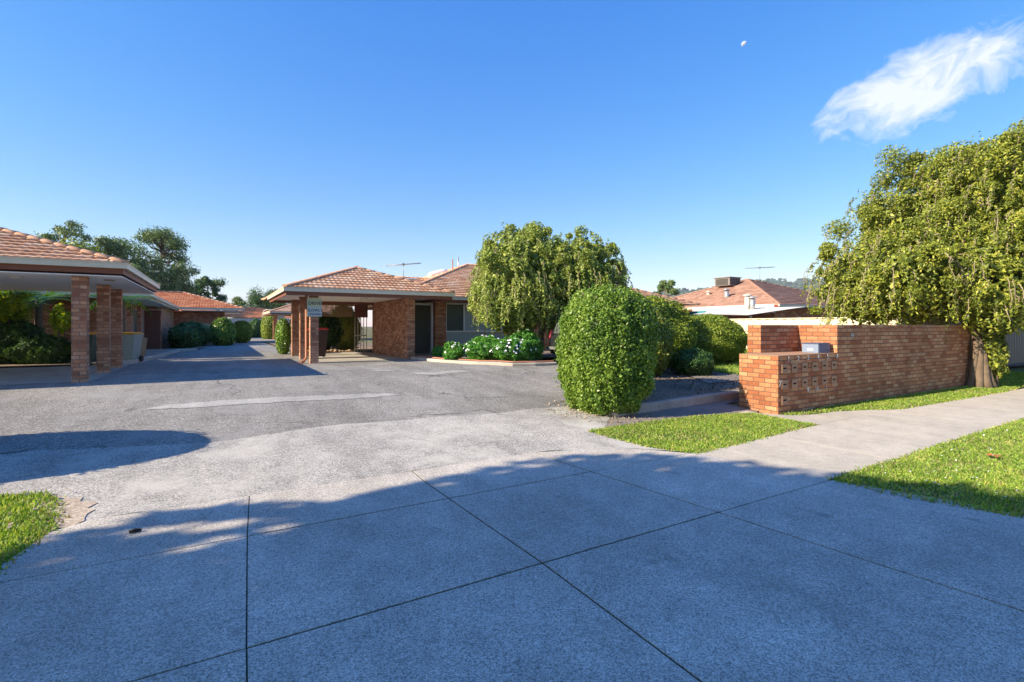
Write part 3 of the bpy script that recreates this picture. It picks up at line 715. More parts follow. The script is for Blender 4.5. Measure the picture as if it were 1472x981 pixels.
mb = MB(); mb.box(9.34, 11.5, 20.07, 20.09, 1.48, 2.63); mb.build('pane', 'panel', w)
eaves(7.66, 20, 19.5, 31.5, 2.92, mh, soffit=2.76, fh=.1)
# main hip and the low linking roof behind the carport
hip_roof(6.0, 24, 19.45, 31.5, 2.90, .365, mh, col=.04, left=2, row=.30)
mb = MB(); mb.box(10.0, 10.6, 24.0, 24.5, 4.0, 4.6)
# link ridge
slope((5.4, 20.2, 3.05), (1, 0, 0), (0, .95, .312), [(0, 0), (4.6, 0), (4.6, 2.6), (0, 2.6)], 'roof', 'tile', mh, col=.06)
caps([((5.4, 22.67, 3.93), (8.8, 22.67, 3.93))], 'ridge_tiles', 'ridge', mh)
mb.bm.free()
# pipes and the white dome showing over the hip
mb = MB(); mb.tube([(10.75, 24.6, 4.2), (10.75, 24.6, 5.25)], .035, 8); mb.build('vent_pipe', 'copper', mh)
mb = MB(); mb.tube([(11.15, 24.75, 4.3), (11.15, 24.75, 5.42)], .035, 8); mb.build('vent_pipe', 'steel', mh)
# sunlit water heater cylinder behind the hip
mb = MB()
pts = [(9.6 + 1.1 * k / 6, 25.2, 4.36 + .05 * k) for k in range(7)]
mb.tube(pts, [.1, .17, .19, .19, .19, .17, .1], 12); mb.build('water_heater', 'white', mh)
# downpipe at the first pillar
mb = MB(); mb.tube([(2.53, 17.98, 2.76), (2.53, 17.98, .62), (2.42, 17.86, .50), (2.32, 17.74, .49)], .045, 8); mb.build('downpipe', 'copper', mh)
mb = MB(); mb.tube([(4.9, 19.8, 2.778), (4.9, 19.8, 2.72)], .15, 14); mb.build('ceiling_lamp', 'lamp_glass', mh)
# batten screen hanging at the back of the carport
mb = MB()
for i in range(46): mb.box(2.98 + i * .055, 3.012 + i * .055, 24.40, 24.43, 2.12, 2.77)
mb.box(2.95, 5.55, 24.44, 24.47, 2.66, 2.74); mb.build('batten_screen', 'timber', mh)
mb = MB(); mb.box(5.6, 6.21, 24.4, 24.5, 2.1, 2.77); mb.build('beam', 'fascia', mh)
mb = MB()
for k in range(5): mb.box(5.62 + .14 * k, 5.65 + .14 * k, 24.55, 24.58, .45, 2.1)
mb.box(5.62, 6.2, 24.585, 24.61, 1.2, 1.26); mb.build('gate', 'whitemetal', mh)

# sign on the first pillar
sg = thing('traffic_sign', 'pale green sign reading DRIVE SLOWLY CHILDREN on the first carport pillar', 'sign', (2.72, 17.58, 2.3))
mb = MB(); mb.box(2.49, 2.95, 17.572, 17.59, 1.99, 2.62, bev=.004); mb.mi = 0; mb.build('sign_plate', 'sign', sg)
mb = MB(); mb.box(2.515, 2.955, 17.568, 17.571, 2.005, 2.29); mb.build('sign_panel', 'sign2', sg)
text('DRIVE', .15, 'signink', facing_street(2.735, 17.567, 2.43), sg)
text('SLOWLY', .125, 'signink', facing_street(2.735, 17.564, 2.20), sg)
text('CHILDREN', .085, 'signink', facing_street(2.735, 17.564, 2.07), sg)

# ------------------------------------------------------------------ 6. brick mailbox wall
bw = thing('brick_wall', 'orange brick street wall with numbered mail slots in its lower end', 'wall', (11, 5.6, 0))
mb = MB(); mb.box(8.95, 11.0, 5.5, 6.30, -.05, 1.105); mb.build('mailbox_block', 'brick_wall', bw)
mb = MB(); mb.box(8.945, 10.995, 5.493, 6.30, 1.107, 1.125)
mb.build('capping', 'slotbrick', bw)
mb = MB(); mb.box(9.65, 11.0, 6.302, 6.60, -.05, 1.70); mb.build('wall_panel', 'brick_wall', bw)
mb = MB(); mb.box(11.002, 18.7, 5.497, 5.80, -.05, 1.70); mb.box(11.002, 11.24, 5.802, 6.60, -.05, 1.70); mb.build('wall_panel', 'brick_wall', bw)
sx = [9.14, 9.46, 9.80, 10.15, 10.50, 10.86]
slots = [(x, .88) for x in sx] + [(x, .58) for x in sx] + [(9.14, .285)]
for x, z in slots:
    mb = MB(); w, h = .092, .082
    for a, b, c, d in ((-w, -.055, -h, h), (.055, w, -h, h), (-.055, .055, .018, h), (-.055, .055, -h, -.012)):
        mb.box(x + a, x + b, 5.480, 5.499, z + c, z + d)
    s_ = mb.build('mail_slot', 'slotbrick', bw)
    mb = MB(); mb.box(x - .054, x + .054, 5.4955, 5.4985, z - .011, z + .017); mb.build('slot_shade_plate', 'dark', s_)  # near-black plate stands in for the shade inside the slot
for k, x in enumerate(sx): text('123456'[k], .125, 'numwhite', facing_street(x + .12, 5.486, 1.055), bw, 'number', shear=.15)
text('7', .15, 'numwhite', facing_street(9.0, 5.49, .60), bw, 'number', shear=.1)
text('9', .14, 'numwhite', facing_street(9.93, 5.494, .425), bw, 'number')
text('10', .13, 'numfaded', facing_street(10.24, 5.494, .43), bw, 'number')
text('1', .12, 'numfaded', facing_street(10.58, 5.494, .435), bw, 'number', shear=.1)
text('1', .11, 'numfaded', facing_street(10.90, 5.494, .45), bw, 'number', shear=.4)
text('99', .13, 'numfaded', facing_street(11.60, 5.491, 1.47), bw, 'number')
# little mail box resting on the block
nb = thing('letter_box', 'small blue grey metal letter box on top of the brick mailbox block', 'letter box', (10.75, 5.75, 1.125))
mb = MB(); mb.box(10.49, 10.93, 5.60, 5.93, 1.127, 1.315, bev=.006); mb.build('box', 'bluegrey', nb)
mb = MB(); mb.box(10.475, 10.945, 5.585, 5.945, 1.317, 1.33); mb.build('lid', 'bluedark', nb)
mb = MB(); mb.box(10.52, 10.90, 5.594, 5.599, 1.145, 1.30); mb.build('front_plate', 'bluedark', nb)
mb = MB(); mb.box(10.483, 10.488, 5.70, 5.82, 1.17, 1.22); mb.build('label_plate', 'white', nb)

# ------------------------------------------------------------------ 7. fences
cf = thing('fence', 'cream steel boundary fence behind the round bushes', 'fence', (21.5, 14, .4))
Y = 7.2; V = []; Fc = []
ys_ = np.arange(7.2, 32, .05); off = .018 * np.sign(np.sin(ys_ * 2 * math.pi / .4))
V = np.concatenate([np.stack([21.5 + off, ys_, [g(y) for y in ys_]], 1), np.stack([21.5 + off, ys_, np.full(len(ys_), 2.0)], 1)])
i = np.arange(len(ys_) - 1); Fc = np.stack([i, i + 1, i + 1 + len(ys_), i + len(ys_)], 1)
np_mesh('panel', V, Fc, 'cream', cf)
mb = MB(); mb.box(21.46, 21.53, 7.2, 32, 2.0, 2.04); mb.build('top_rail', 'cream', cf)
for y in np.arange(7.2, 32, 2.4):
    mb = MB(); mb.box(21.455, 21.475, y - .03, y + .03, .2, 1.998); mb.build('post', 'cream', cf)
bf = thing('fence', 'brown steel fence in shade at the right end of the brick wall', 'fence', (24, 6.9, .1))
xs_ = np.arange(18.9, 34, .04); off = .02 * np.clip(np.sin(xs_ * 2 * math.pi / .28) * 3, -1, 1)
V = np.concatenate([np.stack([xs_, 6.9 + off, np.full(len(xs_), .12)], 1), np.stack([xs_, 6.9 + off, np.full(len(xs_), 1.95)], 1)])
i = np.arange(len(xs_) - 1); np_mesh('panel', V, np.stack([i, i + 1, i + 1 + len(xs_), i + len(xs_)], 1), 'fencebrown', bf)
mb = MB(); mb.box(18.9, 34, 6.87, 6.93, 1.95, 1.99); mb.build('top_rail', 'fencebrown', bf)
fw = thing('fence', 'pale grey fence closing the far end of the driveway', 'fence', (2, 72, .44))
mb = MB(); mb.box(-2, 8, 72, 72.08, .4, 2.65); mb.build('panel', 'graywall', fw)
mb = MB(); mb.box(-2, 8, 71.97, 72.1, 2.652, 2.70); mb.build('top_rail', 'graywall', fw)

# ------------------------------------------------------------------ 8. neighbour's house
nh = thing('brick_house', 'neighbouring house with brown pyramid tiled roof beyond the cream fence', 'house', (33, 23, .4))
mb = MB(); mb.box(27.8, 39.0, 17.3, 28.4, .3, 2.74); mb.build('wall', 'brick', nh)
eaves(27.1, 39.5, 16.6, 29.0, 2.93, nh, soffit=2.75, fascia='fascia')
hip_roof(27.08, 39.52, 16.58, 29.02, 2.90, .35, nh, 'tile_far', 'ridge_far', col=.045, left=2, back=False)
# low hip projecting behind it
slope((38.5, 18.5, 3.0), (1, 0, 0), (0, .944, .33), [(0, 0), (8, 0), (8, 4), (0, 4)], 'roof', 'tile_far', nh, col=.1)
co = thing('evaporative_cooler', 'brown grey evaporative cooler standing on the neighbouring tiled roof', 'air cooler', (31, 25, 4.3))
T = Matrix.Translation((31.75, 23.3, 0))
mb = MB(); mb.box(-.62, .62, -.62, .62, 4.58, 5.12, M4=T, bev=.03); mb.box(-.68, .68, -.68, .68, 5.13, 5.2, M4=T, bev=.02)
body = mb.build('housing', 'cooler', co)
mb = MB()
for k in range(8): mb.box(-.635, -.625, -.5, .5, 4.64 + k * .056, 4.67 + k * .056, M4=T); mb.box(-.5, .5, -.635, -.625, 4.64 + k * .056, 4.67 + k * .056, M4=T)
mb.build('louvres', 'black', body)
mb = MB(); mb.box(-.22, .22, -.22, .22, 3.9, 4.578, M4=T); mb.build('duct', 'cooler', co)
def flue(x, y, z0, z1, r, lab, mat='steel'):
    f = thing('flue_pipe', lab, 'flue', (x, y, z0))
    mb = MB(); mb.tube([(x, y, z0), (x, y, z1)], r, 10); mb.build('pipe', mat, f)
    mb = MB(); mb.tube([(x, y, z1 + .03), (x, y, z1 + .08), (x, y, z1 + .14)], [r * 1.7, r * 1.7, .02], 10); mb.tube([(x, y, z1), (x, y, z1 + .035)], r * .6, 8); mb.build('cowl', mat, f)
flue(29.0, 21.35, 3.2, 4.05, .15, 'thick steel flue pipe directly below the evaporative cooler')
flue(25.5, 17.45, 2.5, 3.35, .14, 'taller steel flue pipe rising from the white patio roof', 'whitemetal')
flue(25.45, 17.1, 2.45, 3.2, .14, 'shorter steel flue pipe right of the taller one on the white patio roof')
flue(29.9, 23.5, 3.25, 4.05, .10, 'small cream vent pipe left of the evaporative cooler', 'cream')
flue(34.4, 17.9, 3.2, 4.0, .12, 'small cream capped vent low on the right of the brown pyramid roof', 'cream')
flue(33.6, 16.9, 2.95, 3.6, .07, 'thin cream vent pipe near the right gutter of the brown pyramid roof', 'cream')
# patio: white roofing, teal boards
pa = thing('patio', 'white roofed lean-to patio with teal panels behind the cream fence', 'patio', (24.5, 18, .4))
mb = MB(); mb.box(26.95, 27.0, 16.8, 22.4, 2.42, 2.93); mb.build('wall_board', 'white', pa)
mb = MB(); mb.face([(22.0, 15.0, 2.22), (26.9, 15.0, 2.72), (26.9, 18.6, 2.80), (22.4, 18.6, 2.35)]); mb.face([(22.0, 15.0, 2.19), (22.4, 18.6, 2.32), (26.9, 18.6, 2.77), (26.9, 15.0, 2.69)])
mb.build('roof_sheet', 'whitemetal', pa)
mb = MB(); mb.box(23.7, 23.75, 18.8, 24.6, 1.9, 2.22); mb.box(23.7, 23.75, 18.8, 24.6, 2.28, 2.55); mb.build('teal_panel', 'teal', pa)
mb = MB(); mb.box(23.62, 23.69, 18.7, 24.7, 2.222, 2.278); mb.box(23.62, 23.69, 18.62, 18.69, .4, 2.6); mb.box(23.62, 23.69, 21.5, 21.57, .4, 2.22); mb.build('rail', 'white', pa)
for x, y in ((22.5, 15.2), (22.6, 18.4), (26.7, 15.2)):
    mb = MB(); mb.box(x, x + .08, y, y + .08, .4, 2.2); mb.build('post', 'white', pa)
# red tile at gutter corner is part of the roof
mb = MB(); mb.box(27.02, 27.06, 16.6, 17.6, 2.80, 2.92); mb.build('gutter_end', 'redlid', nh)

def antenna(label, x, y, z0, z1, L, ang, n, tilt=.0):
    a = thing('tv_antenna', label, 'antenna', (x, y, z0))
    mb = MB(); mb.tube([(x, y, z0), (x, y, z1)], .012, 6); mb.build('mast', 'antenna', a)
    R = Matrix.Translation((x, y, z1)) @ Matrix.Rotation(ang, 4, 'Z') @ Matrix.Rotation(tilt, 4, 'Y')
    mb = MB(); mb.tube([R @ Vector((-L / 2, 0, 0)), R @ Vector((L / 2, 0, 0))], .02, 6); b = mb.build('boom', 'antenna', a)
    for k in range(n):
        u = -L / 2 + L * (k + .5) / n; w = .32 * (1 + .5 * k / n)
        mb = MB(); mb.tube([R @ Vector((u, -w, 0)), R @ Vector((u, w, 0))], .007, 5); mb.build('element', 'antenna', b)
    mb = MB(); mb.box(-.05, .05, -.05, .05, -.05, .06, M4=R); mb.build('bracket', 'antenna', a)
antenna('long tv antenna above the roof of the middle house', 7.4, 22.6, 3.9, 4.55, 1.6, YAW * -1 + .12, 9, -.09)
antenna('thin tv antenna above the neighbouring brown roof', 33.2, 21.75, 4.9, 5.85, 2.2, YAW * -1 + .1, 10, -.05)

# ------------------------------------------------------------------ 9. hedges and bushes
t = shrub('clipped_hedge', 'tall rounded clipped green hedge standing beside the driveway', (6.2, 7.15, 1.18), (.82, .86, 1.22), 60000, .036, 'hedge', seed=3, amp=.045, f=6, depth=.085, power=2.5, el=1.5, tilt=.95, cat_='hedge', core=.84)
D = sphere_pts(170); D = D[(D[:, 2] > -.5)]; parts = []
for d_ in D:
    k_ = (np.abs(d_) ** 2.5).sum() ** (-1 / 2.5); p_ = np.array([6.2, 7.15, 1.18]) + d_ * k_ * np.array([.82, .86, 1.22]) * .97
    q_ = p_ + np.outer(np.linspace(0, rng.uniform(.05, .15), 6), unit((d_ + rng.normal(0, .35, 3) + [0, 0, .3])[None])[0]); parts.append(leaves(q_, np.tile(d_, (6, 1)), .034, 1.7, .9))
V, Fc = cat(parts); so_ = np_mesh('stray_shoots', V, Fc, 'hedge', t); so_['kind'] = 'stuff'
mb = MB()
for d_ in sphere_pts(60):
    k_ = (np.abs(d_) ** 2.5).sum() ** (-1 / 2.5); p_ = np.array([6.2, 7.15, 1.18]) + d_ * k_ * np.array([.82, .86, 1.22]) * .93
    if p_[2] < .2: continue
    mb.tube([tuple(p_), tuple(p_ + d_ * rng.uniform(.05, .11) + rng.normal(0, .02, 3))], [.006, .003], 4)
tw_ = mb.build('dead_twigs', 'twig', t); tw_['kind'] = 'stuff'
mb = MB()
for k in range(9):
    a = k * .7; mb.tube([(6.2 + .25 * math.cos(a), 7.1 + .25 * math.sin(a), .0), (6.2 + .5 * math.cos(a), 7.1 + .5 * math.sin(a), .5)], [.03, .015], 6)
mb.build('lower_stems', 'bark', t)['kind'] = 'stuff'
shrub('clipped_hedge', 'darker clipped hedge showing just behind the tall rounded one', (7.55, 8.35, 1.3), (.80, .85, 1.16), 26000, .045, 'hedge', seed=8, amp=.04, power=2.6, depth=.05, cat_='hedge', core=.9)
shrub('shrub', 'loose yellow green bush between the tall hedge and the cream fence', (11.6, 11.4, 1.4), (1.5, 1.2, 1.2), 30000, .055, 'bush_y', seed=11, amp=.16, depth=.14)
shrub('shrub', 'lower pale leafed shrub in front of the yellow green bush', (9.7, 10.0, 1.15), (1.15, 1.0, .95), 20000, .05, 'weep2', seed=12, amp=.2, depth=.16)
shrub('shrub', 'rounded bright green bush in front of the cream fence', (14.3, 11.4, 1.15), (1.55, 1.25, .92), 34000, .045, 'bush_y', seed=14, amp=.07, depth=.06, core=.9)
shrub('shrub', 'small dark shrub on the shaded soil behind the kerb', (11.25, 9.35, .62), (.6, .5, .42), 9000, .035, 'hedge_dark', seed=15, amp=.12, depth=.14)
shrub('clipped_hedge', 'round clipped hedge beside the street left of the crossover', (-4.2, 8.25, 1.25), (1.15, 1.12, 1.28), 26000, .05, 'hedge', seed=5, amp=.03, power=2.2, depth=.04, cat_='hedge', core=.95)
n = 420; a_ = rng.uniform(0, 6.28, n); rr_ = rng.uniform(.55, 1.15, n)
P = np.stack([6.2 + rr_ * np.cos(a_) * .95, 7.15 + rr_ * np.sin(a_), np.zeros(n)], 1); P[:, 2] = [g(y) + .02 + (.15 if x_ > 6.3 and y > 6.9 else 0) for x_, y in P[:, :2]]
tag(np_mesh('leaf_litter', *leaves(P, np.tile([0, 0, 1.], (n, 1)), .035, 1.5, .5), 'twig'), 'dry fallen leaves around the foot of the tall rounded hedge', 'leaf litter', kind='stuff')
n = 900; P = np.stack([rng.uniform(8.7, 14, n), rng.uniform(7.1, 10.5, n), np.zeros(n)], 1); P[:, 2] = [g(y) + .15 for y in P[:, 1]]
tag(np_mesh('leaf_litter', *leaves(P, np.tile([0, 0, 1.], (n, 1)), .05, 1.5, .6), 'bark'), 'brown leaf litter on the shaded garden bed', 'leaf litter', kind='stuff')
# far garden
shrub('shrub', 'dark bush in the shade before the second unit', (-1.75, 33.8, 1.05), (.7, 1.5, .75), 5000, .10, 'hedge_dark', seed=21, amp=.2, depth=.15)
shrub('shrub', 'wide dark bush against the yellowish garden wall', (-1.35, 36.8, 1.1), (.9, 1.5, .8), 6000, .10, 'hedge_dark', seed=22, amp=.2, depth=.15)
shrub('shrub', 'pale leaved bush at the end of the yellowish garden wall', (.15, 37.3, 1.25), (.75, .8, .9), 6000, .10, 'hedge', seed=23, amp=.2, depth=.16)
shrub('shrub', 'clipped lime topped ball bush beside the far driveway', (1.45, 42.5, 1.25), (.75, .75, .85), 6000, .08, 'bush_y', seed=24, amp=.03, depth=.04, core=.93)
shrub('clipped_hedge', 'boxy green hedge beside the third carport', (4.6, 55, 1.45), (1.0, 1.6, 1.25), 9000, .10, 'bush_y', seed=25, amp=.06, power=3.5, depth=.06, cat_='hedge', core=.93)
shrub('clipped_hedge', 'dark hedge before the far grey fence', (3.6, 63, 1.3), (.9, 1.2, 1.2), 4000, .12, 'hedge_dark', seed=26, amp=.08, cat_='hedge')
shrub('shrub', 'narrow green bush beside the rear carport pillar', (2.45, 24.3, 1.2), (.33, .6, .85), 5000, .05, 'hedge', seed=27, amp=.1)
shrub('shrub', 'dark leafy bush growing behind the middle carport', (4.1, 26.0, 1.4), (1.3, .8, 1.1), 9000, .08, 'hedge_dark', seed=28, amp=.2, depth=.18)
shrub('shrub', 'sunlit yellow olive climber on the right behind the middle carport', (5.5, 26.3, 1.6), (.8, .5, 1.2), 6000, .06, 'weep', seed=29, amp=.25, depth=.22)
# white daisies
def daisies(c, r, n, fl, lab, seed):
    t = thing('daisy_bush', lab, 'flowers', (c[0], c[1], g(c[1])))
    V, Fc = cat(blob(c, r, n, .05, seed, amp=.28, f=5, depth=.16, zmin=g(c[1]) + .08, el=2.4, tilt=.9)); np_mesh('foliage', V, Fc, 'daisy', t)
    D = sphere_pts(fl * 2); D = D[(D[:, 2] > -.1)][:fl]; V = []; Fc = []; o = 0
    c_ = np.array(c); Pp = c_ + D * np.array(r) * lump(D, seed, .2, 4)[:, None] * 1.04
    tris = []
    for p, nn in zip(Pp, D):
        nn = Vector(nn + np.array([-.2, -.5, .5])).normalized(); u = nn.orthogonal().normalized(); w = nn.cross(u); rr = random.uniform(.028, .045)
        ring = [Vector(p) + (u * math.cos(a) + w * math.sin(a)) * rr for a in [k * math.pi / 4 for k in range(8)]]
        V += [tuple(q) for q in ring]; Fc.append(tuple(range(o, o + 8))); o += 8
    tag(np_mesh('flowers', V, Fc, 'petal', t), kind='stuff')
daisies((6.95, 15.85, .80), (.34, .36, .34), 3000, 12, 'small daisy bush below the grey green window', 31)
daisies((7.85, 15.05, .86), (.72, .6, .42), 9500, 60, 'daisy bush with many white flowers behind the curved kerb', 32)
daisies((8.5, 14.35, .84), (.74, .5, .42), 9500, 90, 'front daisy bush with the densest cluster of white flowers', 33)
daisies((9.15, 14.75, .92), (.66, .5, .55), 9500, 36, 'taller daisy bush nearest the parked car', 34)
shrub('shrub', 'tiny green plant beside the dark front door', (7.1, 17.6, .68), (.22, .25, .24), 900, .06, 'daisy', seed=36, amp=.2, stem=False)

# ------------------------------------------------------------------ 10. trees
def limb_tree(tk, c, seed, spread, mat, r0=.14, n=6, top=None, base_r=.35):
    r = random.Random(seed); mb = MB()
    b = Vector((c[0], c[1], g(c[1]) - .05)); top = top or c[2]
    for i in range(n):
        a = i * 6.283 / n + r.uniform(-.4, .4); s = r.uniform(.5, 1) * spread
        p0 = b + Vector((math.cos(a), math.sin(a), 0)) * base_r * r.uniform(.2, 1)
        p3 = Vector((c[0] + math.cos(a) * s, c[1] + math.sin(a) * s, b.z + (top - b.z) * r.uniform(.7, 1)))
        pts = [p0]
        for k in (1, 2, 3):
            q = p0.lerp(p3, k / 4); q += Vector((r.uniform(-.15, .15), r.uniform(-.15, .15), .15)); pts.append(q)
        pts.append(p3); rr = r0 * r.uniform(.6, 1)
        mb.tube(pts, [rr, rr * .8, rr * .62, rr * .4, rr * .15], 8)
    return mb.build('trunk', mat, tk)
def weeping(name, label, lobes, n_leaf, n_str, size, mat, seed, zlow, trunk_c, twigs=500, group=None, drop=(.5, 1.6), amp=.17):
    """lobes: (centre, radii); leaf shell with clumps, plus hanging strands strung with leaves"""
    t = thing(name, label, 'tree', (trunk_c[0], trunk_c[1], g(trunk_c[1])), group)
    parts = []; r = np.random.default_rng(seed); tw = []
    tot = sum(q[1][0] * q[1][2] for q in lobes)
    for li, (c, ra) in enumerate(lobes):
        c = np.array(c); ra = np.array(ra); share = ra[0] * ra[2] / tot
        # clumps on the shell
        nc = int(420 * share) + 40; D = sphere_pts(nc); D = D[D[:, 2] > -.45]
        sh = lump(D, seed + li, amp, 3.6) * r.uniform(.66, 1.06, len(D))
        CC = c + D * ra * sh[:, None]
        k = int(n_leaf * share / len(CC)); cs = np.mean(ra) * .125
        off = r.normal(0, 1, (len(CC), k, 3)); off = off / np.linalg.norm(off, axis=2, keepdims=True) * (r.uniform(0, 1, (len(CC), k, 1)) ** .45) * cs * r.uniform(.6, 1.5, (len(CC), 1, 1))
        off[:, :, 2] *= .8
        Pp = (CC[:, None] + off).reshape(-1, 3); Nn = unit(off.reshape(-1, 3) + np.repeat(D, k, 0) * cs * .5 + [0, 0, .05])
        keep = Pp[:, 2] > zlow(Pp); parts.append(leaves(Pp[keep], Nn[keep], size, 1.9, .8, .5))
        # strands
        ns = int(n_str * share); D = sphere_pts(ns * 2); D = D[D[:, 2] > -.3][:ns]
        st = c + D * ra * (lump(D, seed + li, amp, 3.6) * r.uniform(.85, 1.05, len(D)))[:, None]
        L = r.uniform(drop[0], drop[1], len(D)) * np.where(D[:, 2] < .35, 1.15, .6)
        m = 26; u = np.linspace(0, 1, m)
        out = D[:, :2] * .25
        SP = np.zeros((len(D), m, 3))
        SP[:, :, 0] = st[:, None, 0] + out[:, None, 0] * np.sqrt(u) ; SP[:, :, 1] = st[:, None, 1] + out[:, None, 1] * np.sqrt(u)
        SP[:, :, 2] = st[:, None, 2] - L[:, None] * u ** 1.2
        SP += r.normal(0, .025, SP.shape)
        Pp = SP.reshape(-1, 3); Nn = unit(np.repeat(D, m, 0) + [0, 0, .15]); keep = Pp[:, 2] > zlow(Pp) - .25
        parts.append(leaves(Pp[keep], Nn[keep], size, 2.0, .8, .9))
        # bare tan twigs
        kk = r.choice(len(D), min(len(D), int(twigs * share)), False)
        for q in kk: tw.append(c + (SP[q][::4] - c) * np.array([1.02, 1.02, 1.0]))
        # upright sprays on top
        nt = int(90 * share) + 10; D = sphere_pts(nt * 3); D = D[D[:, 2] > .2][:nt]
        st = c + D * ra * lump(D, seed + li, amp, 3.6)[:, None]
        for p, dd in zip(st, D):
            q = p + np.outer(np.linspace(0, r.uniform(.08, .30) * ra[2] * .5, 9), unit((dd + [r.normal(0, .3), r.normal(0, .3), .5])[None])[0]) + r.normal(0, .02, (9, 3))
            parts.append(leaves(q, np.tile(dd, (9, 1)), size * 1.1, 1.7, .9))
        D2, F2 = uvsphere(28, 16); CV = c + D2 * ra * (lump(D2, seed + li, .13, 3.2) * .66)[:, None]
        # inner mass as leaves too, so no smooth surface shows
        ni = int(n_leaf * share * .16); D = sphere_pts(ni); Pp = c + D * ra * (lump(D, seed + li, amp, 3.6) * r.uniform(.55, .8, ni))[:, None]
        keep = Pp[:, 2] > zlow(Pp) + .2; parts.append(leaves(Pp[keep], D[keep], size * 2.2, 1.6, .6))
    V, Fc = cat(parts); np_mesh('crown', V, Fc, mat, t)
    mb = MB()
    for s in tw:
        if s[-1][2] < 0.9: continue
        mb.tube([tuple(p) for p in s[:6]], [.012, .012, .011, .010, .008, .005], 3, caps=False)
    tag(mb.build('twigs', 'twig', t), kind='stuff')
    return t
mt = weeping('weeping_tree', 'olive green weeping tree with two domed crowns beside the middle house',
        [((9.9, 15.9, 3.3), (2.0, 1.8, 2.1)), ((11.8, 15.2, 3.35), (1.75, 1.6, 1.75)), ((9.3, 15.8, 2.5), (1.45, 1.3, 1.6)), ((11.2, 15.3, 2.4), (1.3, 1.2, 1.5))], 125000, 1300, .055, 'weep_olive', 41,
        lambda P: np.where(P[:, 0] < 8.9, 1.6, np.where(P[:, 0] > 11.9, 1.3, 1.0)) + .2 * np.sin(P[:, 0] * 5) + .15 * np.sin(P[:, 1] * 7 + P[:, 0] * 3), (10.0, 15.8), twigs=700, drop=(.2, .75), amp=.12)
limb_tree(mt, (10.0, 15.8, 3.4), 3, 1.3, 'barkpale', .075, 8, base_r=.5)
limb_tree(mt, (12.0, 15.3, 3.2), 5, .9, 'bark', .07, 4, base_r=.3)

rt = weeping('weeping_tree', 'large yellow green weeping tree hanging over the right end of the brick wall',
        [((21.1, 6.9, 4.2), (3.3, 2.8, 3.05)), ((17.7, 7.4, 2.95), (2.0, 1.8, 1.6)), ((20.9, 5.0, 4.4), (3.1, 2.2, 3.2)), ((23.3, 7.0, 4.5), (4, 3, 3)), ((16.4, 7.3, 2.3), (.9, .9, .75)), ((18.3, 5.1, 2.75), (1.9, 1.1, 1.9)), ((16.6, 6.3, 2.9), (1.6, 1.0, 1.5))], 390000, 3600, .048, 'weep', 51,
        lambda P: np.where(P[:, 1] < 5.6, 1.15, 1.6) + .22 * np.sin(P[:, 0] * 3.3) + .18 * np.sin(P[:, 0] * 9.1), (17.85, 5.35), twigs=1600, drop=(.3, 1.0), amp=.135)
mb = MB(); r = random.Random(9)
mb.tube([(17.85, 5.3, -.08), (17.85, 5.32, .35), (17.9, 5.35, .9), (18.0, 5.45, 1.6), (18.3, 5.7, 2.9), (18.8, 6.6, 4.2)], [.30, .19, .16, .14, .12, .06], 12)
for i in range(9):
    a = i * .7; x, y = 17.85 + .26 * math.cos(a), 5.3 + .2 * math.sin(a)
    mb.tube([(x + .12 * math.cos(a), y + .1 * math.sin(a), -.06), (x, y, .18 + r.uniform(0, .1)), (17.88 + .14 * math.cos(a + .4), 5.33 + .12 * math.sin(a + .4), .8 + r.uniform(0, .5)), (18.05, 5.45, 1.7)], [.11, .10, .07, .04], 7)
mb.tube([(18.2, 5.6, 2.2), (19.2, 5.4, 3.2), (20.6, 5.2, 4.6)], [.11, .09, .03], 8); mb.tube([(18.2, 5.7, 2.2), (17.2, 6.8, 3.0), (16.2, 7.5, 3.4)], [.10, .07, .02], 8)
mb.build('trunk', 'bark', rt)
shrub('climbing_shrub', 'bright leafy shoots growing up beside the gnarled trunk', (18.2, 5.1, .95), (.36, .26, .72), 2600, .075, 'weep', seed=61, amp=.35, depth=.3, core=0, stem=True)

def gum(label, x, y, h, w, seed, mat='euc', clumps=26, per=300, size=.17, low=.45, group='gum trees beyond the units', flat=.78, trunk='barkpale', name='gum_tree'):
    r = random.Random(seed); z0 = g(y); t = thing(name, label, 'tree', (x, y, z0), group)
    mb = MB(); parts = []; R = np.random.default_rng(seed)
    tp = [Vector((x, y, z0 - .1)), Vector((x + r.uniform(-.3, .3), y, z0 + h * .3)), Vector((x + r.uniform(-.5, .5), y, z0 + h * .6)), Vector((x + r.uniform(-.4, .4), y, z0 + h * .9))]
    mb.tube(tp, [h * .03, h * .023, h * .015, h * .004], 9)
    for i in range(clumps):
        u = r.random(); zz = low + (1 - low) * u; prof = math.sin(math.pi * (.18 + .75 * u)) ** .6
        a = r.uniform(0, 6.283); d = w / 2 * prof * math.sqrt(r.uniform(.1, 1)) * .85
        c = Vector((x + math.cos(a) * d, y + math.sin(a) * d, z0 + h * zz * .96))
        s = tp[1].lerp(tp[3], max(0, min(1, u * .9))); mid = s.lerp(c, .5) + Vector((0, 0, -.05 * h * r.random()))
        mb.tube([s, mid, c], [h * .008, h * .006, h * .0015], 5)
        cr = w * r.uniform(.07, .14); D = R.normal(0, 1, (per, 3)); D = unit(D); rad = R.uniform(.35, 1, (per, 1)) ** .5
        P = np.array(c) + D * rad * np.array([cr, cr, cr * flat]) * (1 + .25 * R.normal(0, 1, (per, 1)))
        parts.append(leaves(P, unit(D + [0, 0, .4]), size, 1.8, .7))
    V, Fc = cat(parts); np_mesh('crown', V, Fc, mat, t); mb.build('trunk', trunk, t)
    return t
def at(px, d):      # metres right of the view axis per metre of distance -> street frame
    s, c = math.sin(YAW), math.cos(YAW); x = px * d; return (c * x + s * d, -s * x + c * d)
